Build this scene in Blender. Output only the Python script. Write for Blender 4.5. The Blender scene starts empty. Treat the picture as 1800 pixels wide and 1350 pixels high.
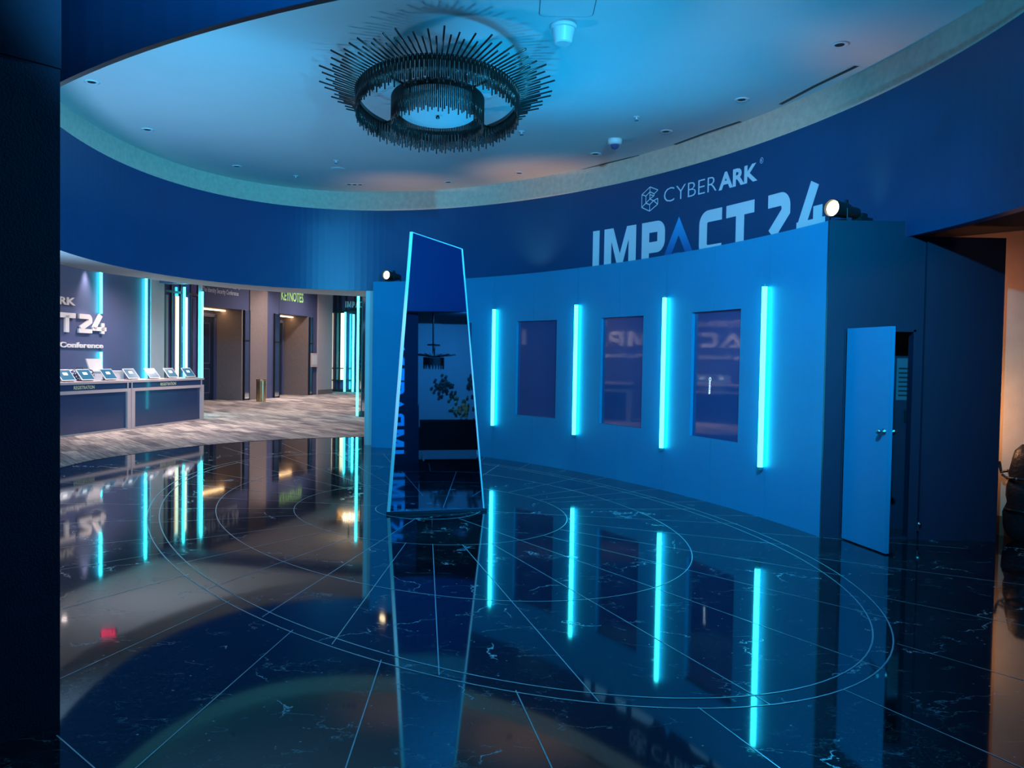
import bpy, bmesh, math, random
from mathutils import Vector, Matrix

SC = bpy.context.scene
COL = SC.collection
random.seed(7)
PI = math.pi

# ------------------------------------------------------------------ camera
PITCH, ROLL, FPX = 0.03042312, 0.01680107, 1460.53
EYE = Vector((0, 0, 1.65))
fw = Vector((0, math.cos(PITCH), -math.sin(PITCH)))
rt0 = Vector((1, 0, 0))
up0 = rt0.cross(fw)
rt = rt0 * math.cos(ROLL) + up0 * math.sin(ROLL)
up = up0 * math.cos(ROLL) - rt0 * math.sin(ROLL)
cam_data = bpy.data.cameras.new('camera')
cam_data.sensor_fit = 'HORIZONTAL'
cam_data.sensor_width = 36.0
cam_data.lens = FPX / 1800.0 * 36.0
cam_data.clip_start = 0.05
cam_data.clip_end = 200
cam = bpy.data.objects.new('camera', cam_data)
COL.objects.link(cam)
m3 = Matrix((rt, up, -fw)).transposed()
cam.matrix_world = Matrix.Translation(EYE) @ m3.to_4x4()
SC.camera = cam

# ------------------------------------------------------------------ view + world
SC.view_settings.view_transform = 'Standard'
SC.view_settings.look = 'None'
SC.view_settings.gamma = 1.0
SC.view_settings.use_curve_mapping = False
SC.view_settings.exposure = 0.0
W = bpy.data.worlds.new('world')
SC.world = W
W.use_nodes = True
W.node_tree.nodes['Background'].inputs[0].default_value = (0.02, 0.05, 0.12, 1)
W.node_tree.nodes['Background'].inputs[1].default_value = 0.3


def aim(o, p, q):
    o.location = p
    o.rotation_euler = (Vector(q) - Vector(p)).to_track_quat('-Z', 'Y').to_euler()


def spot(name, p, q, col, watts, angle=100, blend=0.9, size=0.15):
    l = bpy.data.lights.new(name, 'SPOT')
    l.color = col; l.energy = watts; l.spot_size = math.radians(angle); l.spot_blend = blend; l.shadow_soft_size = size
    o = bpy.data.objects.new(name, l); COL.objects.link(o); aim(o, p, q); return o


def area(name, p, q, col, watts, sx=1.0, sy=1.0):
    l = bpy.data.lights.new(name, 'AREA')
    l.shape = 'RECTANGLE'; l.size = sx; l.size_y = sy; l.color = col; l.energy = watts
    o = bpy.data.objects.new(name, l); COL.objects.link(o); aim(o, p, q); return o


CYAN = (0.0, 0.42, 1.0)
BLUE = (0.02, 0.22, 1.0)
WARM = (1.0, 0.62, 0.34)
# added unseen lamps without fixtures, washing the ceiling cyan and pale blue
spot('ceiling_wash_fill', (-0.35, 10.1, 0.3), (0.5, 7.1, 4.7), (0.0, 0.45, 1.0), 640, 100, 1.0, 0.35)
spot('ceiling_wash_fill', (-5.7, 9.6, 0.4), (-3.4, 9.2, 4.7), (0.30, 0.62, 1.0), 380, 125, 1.0, 0.3)
spot('ceiling_wash_fill', (-5.9, 10.4, 2.95), (-5.2, 12.4, 4.6), (0.0, 0.48, 1.0), 75, 140, 1.0, 0.1)
for p_, q_, w_ in (((-1.9, 14.5, 2.9), (-1.9, 15.1, 4.6), 30), ((0.1, 13.6, 2.9), (0.4, 13.9, 4.6), 42), ((3.35, 8.2, 3.0), (3.75, 7.9, 4.6), 30)):
    spot('cornice_fill', p_, q_, (1.0, 0.52, 0.26), w_, 96, 1.0, 0.05)  # added warm fill for the cornice, no fixture
# added front light on the partition and the band, no fixtures
spot('front_wash_fill', (1.45, 3.2, 3.95), (1.9, 11.0, 1.0), (0.0, 0.55, 1.0), 2500, 72, 1.0, 0.05)
spot('front_wash_fill', (-2.6, 4.4, 3.3), (-4.6, 15.0, 2.7), (0.05, 0.52, 1.0), 2300, 62, 1.0, 0.05)
spot('front_wash_fill', (1.4, 3.25, 4.1), (-0.9, 14.6, 3.75), (0.05, 0.52, 1.0), 1500, 34, 1.0, 0.05)
spot('front_wash_fill', (0.5, 3.2, 3.3), (-5.9, 11.0, 2.7), (0.05, 0.55, 1.0), 1600, 66, 1.0, 0.05)
spot('title_fill', (1.5, 3.5, 4.0), (2.5, 11.2, 3.75), (0.85, 0.86, 1.0), 430, 34, 1.0, 0.05)  # added white fill that brightens the title lettering
# added blue light from the partition top back on to the near side of the band
spot('back_wash_fill', (2.88, 7.72, 3.16), (0.2, 2.3, 3.6), (0.02, 0.5, 1.0), 1150, 100, 1.0, 0.05)
spot('floor_wash_fill', (-0.4, 3.3, 4.2), (0.8, 7.6, 0), (0.05, 0.5, 1.0), 420, 80, 1.0, 0.05)  # added fill that brings out the marble veins
spot('obelisk_fill', (-3.2, 5.4, 4.0), (-1.2, 8.7, 1.6), (1.0, 0.85, 0.82), 260, 20, 0.8, 0.05)  # added pale fill for the left edge of the obelisk
# added fills without fixtures in the lobby; warm corridor lamps
spot('lobby_fill', (2.4, -1.0, 3.1), (-0.6, 2.9, 3.42), (0.08, 0.55, 1.0), 5200, 19, 0.8, 0.1)
spot('lobby_fill', (0.6, -2.0, 2.6), (-2.6, 3.0, 1.6), (0.1, 0.4, 1.0), 12, 70, 1.0, 0.1)
spot('lobby_fill', (3.4, 0.8, 3.1), (4.1, 7.8, 1.6), (0.95, 0.65, 0.75), 75, 44, 1.0, 0.1)
spot('lobby_fill', (5.6, -1.0, 3.35), (6.4, -4.2, 0.8), (0.05, 0.5, 1.0), 330, 130, 1.0, 0.05)
spot('corridor_lamp', (4.12, 8.25, 1.2), (4.98, 7.95, 1.2), (1.0, 0.46, 0.20), 36, 140, 1.0, 0.05)
spot('corridor_lamp', (4.12, 8.25, 2.2), (4.98, 7.95, 2.5), (1.0, 0.36, 0.2), 12, 140, 1.0, 0.05)
# hall downlighting, lamps by most lit downlights, one lamp without a fixture
for p, wt, an_ in (((-8.229, 18.953, 3.6), 420, 150), ((-6.343, 18.455, 3.6), 560, 150), ((-8.664, 16.072, 3.6), 480, 150), ((-9.42, 18.50, 3.58), 170, 56), ((-7.613, 29.749, 4.93), 900, 150), ((-7.131, 32.786, 4.93), 800, 150), ((-8.551, 30.858, 4.93), 300, 90), ((-6.6, 24.6, 4.9), 1000, 150)):
    spot('hall_lamp', p, (p[0] + 0.01, p[1], 0), (1.0, 0.80, 0.74), wt, an_, 1.0, 0.05)
spot('hall_ceiling_fill', (-7.6, 17.4, 1.3), (-7.2, 17.2, 3.6), (0.6, 0.8, 1.0), 150, 150, 1.0, 0.1)  # added upward fill brightening the hall ceiling, no fixture


# ------------------------------------------------------------------ materials
def srgb(r, g, b):
    f = lambda c: (c / 255 / 12.92) if c / 255 <= 0.04045 else ((c / 255 + 0.055) / 1.055) ** 2.4
    return (f(r), f(g), f(b), 1)


def mat(name, col, rough=0.5, metal=0.0, spec=0.5, emit=None, strength=0.0, var=0.06, scale=6.0, bump=0.0, coat=0.0):
    m = bpy.data.materials.new(name); m.use_nodes = True
    nt = m.node_tree; b = nt.nodes['Principled BSDF']
    if len(col) == 3: col = (*col, 1)
    b.inputs['Roughness'].default_value = rough
    b.inputs['Metallic'].default_value = metal
    b.inputs['Specular IOR Level'].default_value = spec
    b.inputs['Coat Weight'].default_value = coat
    b.inputs['Coat Roughness'].default_value = 0.05
    tc = nt.nodes.new('ShaderNodeTexCoord'); nz = nt.nodes.new('ShaderNodeTexNoise')
    nz.inputs['Scale'].default_value = scale; nz.inputs['Detail'].default_value = 5
    nt.links.new(tc.outputs['Object'], nz.inputs['Vector'])
    mx = nt.nodes.new('ShaderNodeMix'); mx.data_type = 'RGBA'
    mx.inputs[6].default_value = tuple(max(0, c * (1 - var * 2)) for c in col[:3]) + (1,)
    mx.inputs[7].default_value = tuple(min(1, c * (1 + var * 2)) for c in col[:3]) + (1,)
    nt.links.new(nz.outputs['Fac'], mx.inputs[0]); nt.links.new(mx.outputs[2], b.inputs['Base Color'])
    if bump:
        bp = nt.nodes.new('ShaderNodeBump'); bp.inputs['Strength'].default_value = bump; bp.inputs['Distance'].default_value = 0.01
        nz2 = nt.nodes.new('ShaderNodeTexNoise'); nz2.inputs['Scale'].default_value = scale * 12
        nt.links.new(tc.outputs['Object'], nz2.inputs['Vector']); nt.links.new(nz2.outputs['Fac'], bp.inputs['Height'])
        nt.links.new(bp.outputs['Normal'], b.inputs['Normal'])
    if emit:
        b.inputs['Emission Color'].default_value = (*emit[:3], 1); b.inputs['Emission Strength'].default_value = strength
    return m


def mat_marble():
    m = bpy.data.materials.new('black_marble'); m.use_nodes = True
    nt = m.node_tree; N = nt.nodes.new; L = nt.links.new; b = nt.nodes['Principled BSDF']
    tc = N('ShaderNodeTexCoord')

    def noise(scale, detail=4, rough=0.5, dist=0.0, vec=None):
        n = N('ShaderNodeTexNoise'); n.inputs['Scale'].default_value = scale; n.inputs['Detail'].default_value = detail
        n.inputs['Roughness'].default_value = rough; n.inputs['Distortion'].default_value = dist
        L(vec or tc.outputs['Object'], n.inputs['Vector']); return n

    def ramp(sock, p0, p1, c0=(0, 0, 0, 1), c1=(1, 1, 1, 1)):
        r = N('ShaderNodeValToRGB'); r.color_ramp.elements[0].position = p0; r.color_ramp.elements[0].color = c0
        r.color_ramp.elements[1].position = p1; r.color_ramp.elements[1].color = c1; L(sock, r.inputs[0]); return r.outputs[0]

    def math_(op, a_, b_, clamp=False):
        n = N('ShaderNodeMath'); n.operation = op; n.use_clamp = clamp; L(a_, n.inputs[0])
        if isinstance(b_, float): n.inputs[1].default_value = b_
        else: L(b_, n.inputs[1])
        return n.outputs[0]

    def veins(scale, width, warp, keep0, keep1, kscale, stretch, rot):
        mp = N('ShaderNodeMapping'); mp.inputs['Scale'].default_value = stretch; mp.inputs['Rotation'].default_value = (0, 0, rot); L(tc.outputs['Object'], mp.inputs[0])
        w = noise(1.6, 8, 0.6, 0.0, mp.outputs[0]); mx = N('ShaderNodeMix'); mx.data_type = 'RGBA'; mx.blend_type = 'LINEAR_LIGHT'; mx.inputs[0].default_value = warp
        L(mp.outputs[0], mx.inputs[6]); L(w.outputs['Color'], mx.inputs[7])
        v = N('ShaderNodeTexVoronoi'); v.feature = 'DISTANCE_TO_EDGE'; v.inputs['Scale'].default_value = scale; L(mx.outputs[2], v.inputs['Vector'])
        line = ramp(v.outputs['Distance'], 0.0, width, (1, 1, 1, 1), (0, 0, 0, 1))
        return math_('MULTIPLY', line, ramp(noise(kscale, 4, 0.6).outputs['Fac'], keep0, keep1))

    v1 = veins(0.55, 0.0035, 0.42, 0.5, 0.56, 2.3, (1, 1, 1), 0.0)
    v2 = math_('MULTIPLY', veins(1.6, 0.012, 0.5, 0.52, 0.6, 3.1, (1, 1.9, 1), 0.7), 0.5)
    v3 = math_('MULTIPLY', veins(4.2, 0.03, 0.6, 0.54, 0.66, 2.0, (1, 1.6, 1), -0.5), 0.26)
    cloud = math_('MULTIPLY', ramp(noise(26, 14, 0.82, 1.6).outputs['Fac'], 0.52, 0.72), ramp(noise(0.9, 3).outputs['Fac'], 0.42, 0.66))
    cloud = math_('MULTIPLY', cloud, 0.34)
    sp = N('ShaderNodeTexVoronoi'); sp.inputs['Scale'].default_value = 9; L(tc.outputs['Object'], sp.inputs['Vector'])
    specks = math_('MULTIPLY', ramp(sp.outputs['Distance'], 0.035, 0.06, (1, 1, 1, 1), (0, 0, 0, 1)), 0.6)
    tot = math_('ADD', v1, v2, True); tot = math_('ADD', tot, v3, True); tot = math_('ADD', tot, cloud, True); tot = math_('ADD', tot, specks, True)
    mx = N('ShaderNodeMix'); mx.data_type = 'RGBA'
    mx.inputs[6].default_value = (0.006, 0.009, 0.016, 1); mx.inputs[7].default_value = (0.62, 0.64, 0.68, 1)
    L(tot, mx.inputs[0]); L(mx.outputs[2], b.inputs['Base Color'])
    rr = N('ShaderNodeMapRange'); rr.inputs[3].default_value = 0.045; rr.inputs[4].default_value = 0.35
    L(tot, rr.inputs[0]); L(rr.outputs[0], b.inputs['Roughness'])
    b.inputs['IOR'].default_value = 1.7
    return m


def mat_carpet():
    m = bpy.data.materials.new('plank_pattern_carpet'); m.use_nodes = True
    nt = m.node_tree; N = nt.nodes.new; L = nt.links.new; b = nt.nodes['Principled BSDF']
    tc = N('ShaderNodeTexCoord'); mp = N('ShaderNodeMapping'); mp.inputs['Rotation'].default_value = (0, 0, 0.9)
    L(tc.outputs['Object'], mp.inputs[0])
    bk = N('ShaderNodeTexBrick'); bk.inputs['Scale'].default_value = 1.0
    bk.inputs['Brick Width'].default_value = 0.95; bk.inputs['Row Height'].default_value = 0.24; bk.inputs['Mortar Size'].default_value = 0.004
    bk.inputs['Color1'].default_value = (0.62, 0.56, 0.52, 1); bk.inputs['Color2'].default_value = (0.20, 0.19, 0.21, 1)
    bk.inputs['Mortar'].default_value = (0.5, 0.45, 0.42, 1)
    L(mp.outputs[0], bk.inputs['Vector'])
    mp2 = N('ShaderNodeMapping'); mp2.inputs['Scale'].default_value = (1.2, 14, 1); L(mp.outputs[0], mp2.inputs[0])
    nz = N('ShaderNodeTexNoise'); nz.inputs['Scale'].default_value = 1.4; nz.inputs['Detail'].default_value = 8; L(mp2.outputs[0], nz.inputs['Vector'])
    rp = N('ShaderNodeValToRGB'); rp.color_ramp.elements[0].position = 0.35; rp.color_ramp.elements[0].color = (0.45, 0.45, 0.5, 1)
    rp.color_ramp.elements[1].position = 0.62; rp.color_ramp.elements[1].color = (1.0, 0.98, 0.95, 1)
    L(nz.outputs['Fac'], rp.inputs[0])
    mx = N('ShaderNodeMix'); mx.data_type = 'RGBA'; mx.blend_type = 'MULTIPLY'; mx.inputs[0].default_value = 1
    L(bk.outputs['Color'], mx.inputs[6]); L(rp.outputs[0], mx.inputs[7]); L(mx.outputs[2], b.inputs['Base Color'])
    b.inputs['Roughness'].default_value = 0.95; b.inputs['Specular IOR Level'].default_value = 0.1
    return m


def mat_vgrad(name, z0, z1, c0, c1, rough=0.5):
    """printed artwork that runs from one ink colour to another up the letter"""
    m = bpy.data.materials.new(name); m.use_nodes = True
    nt = m.node_tree; N = nt.nodes.new; L = nt.links.new; b = nt.nodes['Principled BSDF']
    tc = N('ShaderNodeTexCoord'); sx = N('ShaderNodeSeparateXYZ'); L(tc.outputs['Object'], sx.inputs[0])
    mr = N('ShaderNodeMapRange'); mr.inputs[1].default_value = z0; mr.inputs[2].default_value = z1; L(sx.outputs[2], mr.inputs[0])
    mx = N('ShaderNodeMix'); mx.data_type = 'RGBA'; mx.inputs[6].default_value = (*c0, 1); mx.inputs[7].default_value = (*c1, 1)
    L(mr.outputs[0], mx.inputs[0]); L(mx.outputs[2], b.inputs['Base Color']); b.inputs['Roughness'].default_value = rough
    return m


M = {}
M['marble'] = mat_marble()
M['carpet'] = mat_carpet()
M['inlay'] = mat('pale_metal_inlay', (0.62, 0.64, 0.68), 0.3, 0.2)
M['ceiling'] = mat('painted_plaster', (0.74, 0.74, 0.74), 0.8, spec=0.2, var=0.02, scale=1.5)
M['cornice'] = mat('textured_vinyl', (0.74, 0.54, 0.43), 0.7, spec=0.3, var=0.12, scale=14, bump=0.3)
M['band'] = mat('navy_printed_vinyl', (0.003, 0.058, 0.165), 0.38, spec=0.5, var=0.05, scale=1.2)
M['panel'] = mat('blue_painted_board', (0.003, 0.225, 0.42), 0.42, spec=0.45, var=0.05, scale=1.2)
M['paneldark'] = mat('dark_shaded_board', (0.013, 0.016, 0.045), 0.55, var=0.06, scale=2)  # shade on the partition's unlit end boards is put into this colour
M['navywall'] = mat('navy_fabric', (0.012, 0.03, 0.06), 0.85, spec=0.2, var=0.08, scale=9, bump=0.3)
M['darkwall'] = mat('dark_plaster', (0.03, 0.035, 0.05), 0.7, spec=0.3)
M['glass'] = mat('haze_tinted_glass', (0.10, 0.07, 0.20), 0.04, spec=0.9, coat=0.6, var=0.01)  # purple tint stands in for hall haze reflected in the screens
M['black'] = mat('matt_black', (0.012, 0.012, 0.015), 0.5)
M['tube'] = mat('lit_cyan_diffuser', (0.1, 0.6, 0.7), 0.3, emit=(0.03, 0.80, 0.96), strength=12.0, var=0.0)
M['tubecap'] = mat('tube_end_cap', (0.05, 0.2, 0.25), 0.4)
M['whitevinyl'] = mat('white_vinyl_print', (0.70, 0.76, 0.86), 0.45, var=0.01)
M['whiteletter'] = mat('white_acrylic', (0.86, 0.80, 0.78), 0.35, var=0.01)
M['agrad'] = mat_vgrad('cyan_to_navy_print', 3.1, 3.66, (0.01, 0.1, 0.36), (0.02, 0.42, 0.85))
M['mirror'] = mat('blue_tinted_mirror', (0.32, 0.52, 0.86), 0.015, 1.0, var=0.0)
M['trimwhite'] = mat('white_edge_trim', (0.85, 0.87, 0.9), 0.3, var=0.01)
M['bronze'] = mat('dark_bronze_rod', (0.085, 0.07, 0.065), 0.3, 0.85)
M['steel'] = mat('brushed_steel', (0.6, 0.62, 0.65), 0.25, 1.0)
M['white'] = mat('white_plastic', (0.75, 0.76, 0.78), 0.4, var=0.01)
M['lamp'] = mat('warm_lamp_lens', (1, 0.9, 0.7), 0.3, emit=(1.0, 0.74, 0.38), strength=5.5, var=0.0)
M['halllamp'] = mat('warm_downlight_lens', (1, 0.9, 0.7), 0.3, emit=(1.0, 0.75, 0.45), strength=10, var=0.0)
M['warmstrip'] = mat('warm_lit_diffuser', (1, 0.85, 0.6), 0.3, emit=(1.0, 0.72, 0.36), strength=1.5, var=0.0)
M['hotstrip'] = mat('warm_light_strip', (1, 0.85, 0.6), 0.3, emit=(1.0, 0.62, 0.3), strength=7, var=0.0)
M['hallwall'] = mat('blue_grey_hall_vinyl', (0.085, 0.105, 0.22), 0.5, var=0.05, scale=2)
M['beige'] = mat('taupe_wallcovering', (0.22, 0.18, 0.18), 0.75, var=0.08, scale=10)
M['pale'] = mat('pale_grey_paint', (0.52, 0.48, 0.5), 0.6, var=0.03)
M['soffit'] = mat('pale_soffit_paint', (0.70, 0.66, 0.66), 0.6, var=0.02)
M['counter'] = mat('pale_pink_laminate', (0.66, 0.53, 0.52), 0.4, var=0.03)
M['counterblue'] = mat('navy_counter_panel', (0.02, 0.055, 0.15), 0.25, var=0.04, coat=0.3)
M['limeprint'] = mat('pale_yellow_print', (0.72, 0.78, 0.45), 0.5)
M['greenprint'] = mat('glowing_green_print', (0.45, 0.85, 0.3), 0.5, emit=(0.35, 0.8, 0.2), strength=0.25, var=0.0)  # weak emission added to the ink colour
M['gold'] = mat('brushed_gold', (0.72, 0.52, 0.28), 0.25, 1.0)
M['doorblue'] = mat('dark_blue_door', (0.012, 0.03, 0.075), 0.3, coat=0.3)
M['mirrorstrip'] = mat('silver_mirror_strip', (0.75, 0.85, 0.95), 0.08, 1.0, var=0.05, scale=3)
M['tabscreen'] = mat('tablet_screen', (0.01, 0.05, 0.1), 0.2, emit=(0.02, 0.26, 0.45), strength=0.5, var=0.0)
M['tabwhite'] = mat('tablet_screen_logo', (0.9, 0.95, 1), 0.3, emit=(0.8, 0.95, 1.0), strength=1.0, var=0.0)
M['orange'] = mat('cream_wallcovering', (0.62, 0.50, 0.36), 0.7, var=0.06, scale=8, bump=0.2)
M['wood'] = mat('brown_skirting', (0.20, 0.11, 0.07), 0.35)
M['redexit'] = mat('red_exit_letters', (0.9, 0.05, 0.1), 0.4, emit=(1.0, 0.05, 0.16), strength=3.5, var=0.0)
M['paper'] = mat('grey_paper', (0.12, 0.12, 0.17), 0.8)
M['bag'] = mat('black_nylon', (0.008, 0.009, 0.013), 0.45, bump=0.6, scale=3)
M['clear'] = mat('clear_diffuser_glass', (0.7, 0.75, 0.8), 0.15, var=0.0)
M['cyanprint'] = mat('glowing_cyan_print', (0.03, 0.5, 0.9), 0.5, emit=(0.0, 0.35, 0.8), strength=0.35, var=0.0)  # faint emission put into the print to brighten it
M['sofa'] = mat('charcoal_upholstery', (0.015, 0.017, 0.025), 0.8)


# ------------------------------------------------------------------ helpers
def mesh_obj(name, verts, faces, m, parent=None, smooth=False, link=True):
    me = bpy.data.meshes.new(name)
    me.from_pydata([tuple(v) for v in verts], [], faces)
    me.update()
    if m: me.materials.append(m)
    if smooth:
        for p in me.polygons: p.use_smooth = True
    o = bpy.data.objects.new(name, me)
    COL.objects.link(o)
    if parent: setpar(o, parent)
    return o


def setpar(o, parent):
    """children keep world coordinates: mesh data is written in world space and parent roots carry their own location"""
    o.parent = parent
    o.matrix_parent_inverse = Matrix.LocRotScale(parent.location, parent.rotation_euler, None).inverted()


class MB:
    def __init__(s): s.v = []; s.f = []
    def add(s, vs, fs):
        n = len(s.v); s.v += [tuple(v) for v in vs]; s.f += [tuple(i + n for i in f) for f in fs]; return s
    def box(s, x0, x1, y0, y1, z0, z1, T=None):
        vs = [Vector(p) for p in ((x0, y0, z0), (x1, y0, z0), (x1, y1, z0), (x0, y1, z0), (x0, y0, z1), (x1, y0, z1), (x1, y1, z1), (x0, y1, z1))]
        if T is not None: vs = [T @ v for v in vs]
        return s.add(vs, [(0, 3, 2, 1), (4, 5, 6, 7), (0, 1, 5, 4), (1, 2, 6, 5), (2, 3, 7, 6), (3, 0, 4, 7)])
    def prism(s, poly, z0, z1):
        n = len(poly)
        vs = [(p[0], p[1], z0) for p in poly] + [(p[0], p[1], z1) for p in poly]
        return s.add(vs, [tuple(reversed(range(n))), tuple(range(n, 2 * n))] + [(i, (i + 1) % n, n + (i + 1) % n, n + i) for i in range(n)])
    def lathe(s, prof, c, n=24, T=None):
        vs = []
        for r, z in prof:
            for k in range(n):
                a = 2 * PI * k / n; v = Vector((r * math.cos(a), r * math.sin(a), z))
                v = (T @ v) if T is not None else v
                vs.append(v + Vector(c))
        fs = []
        for i in range(len(prof) - 1):
            for k in range(n): fs.append((i * n + k, i * n + (k + 1) % n, (i + 1) * n + (k + 1) % n, (i + 1) * n + k))
        if prof[0][0] > 1e-4: fs.append(tuple(reversed(range(n))))
        if prof[-1][0] > 1e-4: fs.append(tuple(range((len(prof) - 1) * n, len(prof) * n)))
        return s.add(vs, fs)
    def tube(s, pts, r, n=6):
        pts = [Vector(p) for p in pts]; vs = []; ref = None
        for i, p in enumerate(pts):
            t = (pts[min(i + 1, len(pts) - 1)] - pts[max(i - 1, 0)]).normalized()
            if ref is None: ref = Vector((0, 0, 1)) if abs(t.z) < 0.8 else Vector((1, 0, 0))
            a = t.cross(ref).normalized(); b = t.cross(a).normalized()
            for k in range(n):
                g = 2 * PI * k / n; vs.append(p + a * r * math.cos(g) + b * r * math.sin(g))
        fs = [(i * n + k, i * n + (k + 1) % n, (i + 1) * n + (k + 1) % n, (i + 1) * n + k) for i in range(len(pts) - 1) for k in range(n)]
        fs += [tuple(reversed(range(n))), tuple(range((len(pts) - 1) * n, len(pts) * n))]
        return s.add(vs, fs)
    def build(s, name, m, parent=None, smooth=False): return mesh_obj(name, s.v, s.f, m, parent, smooth)


def empty(name, loc=(0, 0, 0)):
    o = bpy.data.objects.new(name, None); COL.objects.link(o); o.location = loc
    o.empty_display_size = 0.1
    return o


def tag(o, label, cat, group=None, kind=None):
    o['label'] = label; o['category'] = cat
    if group: o['group'] = group
    if kind: o['kind'] = kind
    return o


def struct(o, label, cat='wall'):
    return tag(o, label, cat, kind='structure')


def copy_tree(o, dx, parent=None):
    """copy a thing and its parts, moved by dx"""
    c = o.copy(); COL.objects.link(c)
    if parent is None: c.location = o.location + Vector(dx)
    else: c.parent = parent; c.matrix_parent_inverse = o.matrix_parent_inverse.copy()
    for ch in [x for x in bpy.data.objects if x.parent == o]: copy_tree(ch, dx, c)
    return c


# ------------------------------------------------------------------ room frame: one oval shared by floor, band, cornice
CX, CY, TH = -0.8882, 9.0064, 0.45208
UU = Vector((math.cos(TH), math.sin(TH), 0)); VV = Vector((-math.sin(TH), math.cos(TH), 0)); CC = Vector((CX, CY, 0))
EW = (4.0569, 6.8494); EC = (4.1344, 7.1020); EP = (3.2440, 6.6259)
ZH, ZCL, ZC, ZP = 2.863, 4.3375, 4.717, 3.0


def ell(e, t, z=0.0, off=0.0, r=1.0):
    a, b = e; a *= r; b *= r
    p = CC + UU * a * math.cos(t) + VV * b * math.sin(t)
    if off:
        n = (UU * b * math.cos(t) + VV * a * math.sin(t)).normalized(); p = p + n * off
    return Vector((p.x, p.y, z))


def ell_n(e, t):
    a, b = e; return (UU * b * math.cos(t) + VV * a * math.sin(t)).normalized()


def lerp(a, b, k): return a + (b - a) * k


def frange(a, b, n): return [a + (b - a) * i / n for i in range(n + 1)]


def ring_wall(e, ts, z0, z1, rin, rout, closed=False):
    """solid curved wall between radius factors rin and rout (may be callables of t)"""
    mb = MB(); n = len(ts); vs = []
    for t in ts:
        a = rin(t) if callable(rin) else rin; b = rout(t) if callable(rout) else rout
        vs += [ell(e, t, z0, r=a), ell(e, t, z1, r=a), ell(e, t, z1, r=b), ell(e, t, z0, r=b)]
    fs = []
    for i in range(n if closed else n - 1):
        j = (i + 1) % n
        for k in range(4): fs.append((4 * i + k, 4 * i + (k + 1) % 4, 4 * j + (k + 1) % 4, 4 * j + k))
    if not closed: fs += [(0, 1, 2, 3), (4 * n - 1, 4 * n - 2, 4 * n - 3, 4 * n - 4)]
    return mb.add(vs, fs)


# ------------------------------------------------------------------ lettering
def stroke(path, w, closed=False):
    """2D polyline to quads with mitred joints"""
    P = [Vector((x, y, 0)) for x, y in path]; n = len(P); L = []; R = []
    for i in range(n):
        d0 = (P[i] - P[i - 1]).normalized() if i > 0 else (P[1] - P[0]).normalized()
        d1 = (P[i + 1] - P[i]).normalized() if i < n - 1 else (P[-1] - P[-2]).normalized()
        n0 = Vector((-d0.y, d0.x, 0)); n1 = Vector((-d1.y, d1.x, 0)); m = (n0 + n1).normalized()
        k = (w / 2) / max(0.35, m.dot(n0))
        L.append(P[i] + m * k); R.append(P[i] - m * k)
    vs = []; fs = []
    for a, b in zip(L, R): vs += [(a.x, a.y), (b.x, b.y)]
    for i in range(n - 1): fs.append((2 * i, 2 * i + 1, 2 * i + 3, 2 * i + 2))
    return vs, fs


def arc(cx, cy, rx, ry, a0, a1, n=8):
    return [(cx + rx * math.cos(math.radians(lerp(a0, a1, i / n))), cy + ry * math.sin(math.radians(lerp(a0, a1, i / n)))) for i in range(n + 1)]


def glyph(ch, w, s=0.21):
    """glyph in a cell of height 1 and width w (same units), returns list of (verts, faces)"""
    h = s / 2; o = []
    if ch == 'I': o.append(([(0, 0), (0, 1), (w, 1), (w, 0)], [(0, 1, 2, 3)]))
    if ch == 'M':
        k = 0.23 * w
        v = [(0, 0), (0, 1), (k * 1.25, 1), (w / 2, 0.36), (w - k * 1.25, 1), (w, 1), (w, 0), (w - k, 0), (w - k, 0.68), (w / 2 + 0.09 * w, 0.1), (w / 2 - 0.09 * w, 0.1), (k, 0.68), (k, 0)]
        o.append((v, [(0, 1, 2, 11, 12), (2, 3, 10, 11), (3, 9, 10), (3, 4, 8, 9), (4, 5, 6, 7, 8)]))
    if ch == 'P':
        o.append(stroke([(h, 0), (h, 1)], s))
        o.append(stroke([(s * 0.5, 1 - h)] + arc(w - h - 0.14, 1 - h - 0.14, 0.14, 0.14, 90, 0) + arc(w - h - 0.14, 0.36 + h + 0.05, 0.14, 0.14, 0, -90) + [(s * 0.5, 0.36 + h - 0.09)], s))
    if ch == 'A':
        k = 0.24
        v = [(w / 2, 1), (0, 0), (k, 0), (w / 2, 0.58), (w - k, 0), (w, 0)]
        o.append((v, [(0, 1, 2, 3), (0, 3, 4, 5)]))
        o.append(([(k + 0.03, 0.0), (w * 0.62, 0.0), (w * 0.55, 0.2), (k + 0.16, 0.2)], [(0, 1, 2, 3)]))
    if ch == 'C':
        o.append(stroke([(w, 1 - h)] + arc(h + 0.16, 1 - h - 0.16, 0.16, 0.16, 90, 180) + arc(h + 0.16, h + 0.16, 0.16, 0.16, 180, 270) + [(w, h)], s))
    if ch == 'T':
        o.append(stroke([(0, 1 - h), (w, 1 - h)], s)); o.append(stroke([(w / 2, 0), (w / 2, 1 - s * 0.5)], s))
    if ch == '2':
        o.append(stroke([(0.02, 1 - h)] + arc(w - h - 0.16, 1 - h - 0.16, 0.16, 0.16, 90, 0) + [(w - h, 0.62), (h * 1.1, h * 1.35 + 0.05)], s))
        o.append(stroke([(0, h * 0.85), (w, h * 0.85)], s * 0.85))
    if ch == '4':
        o.append(stroke([(w * 0.62, 1), (h * 1.0, h + 0.12)], s * 0.95))
        o.append(stroke([(0, 0.2 + h * 0.4), (w, 0.2 + h * 0.4)], s * 0.8))
        o.append(stroke([(w * 0.74, 0), (w * 0.74, 0.58)], s))
    return o


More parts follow.
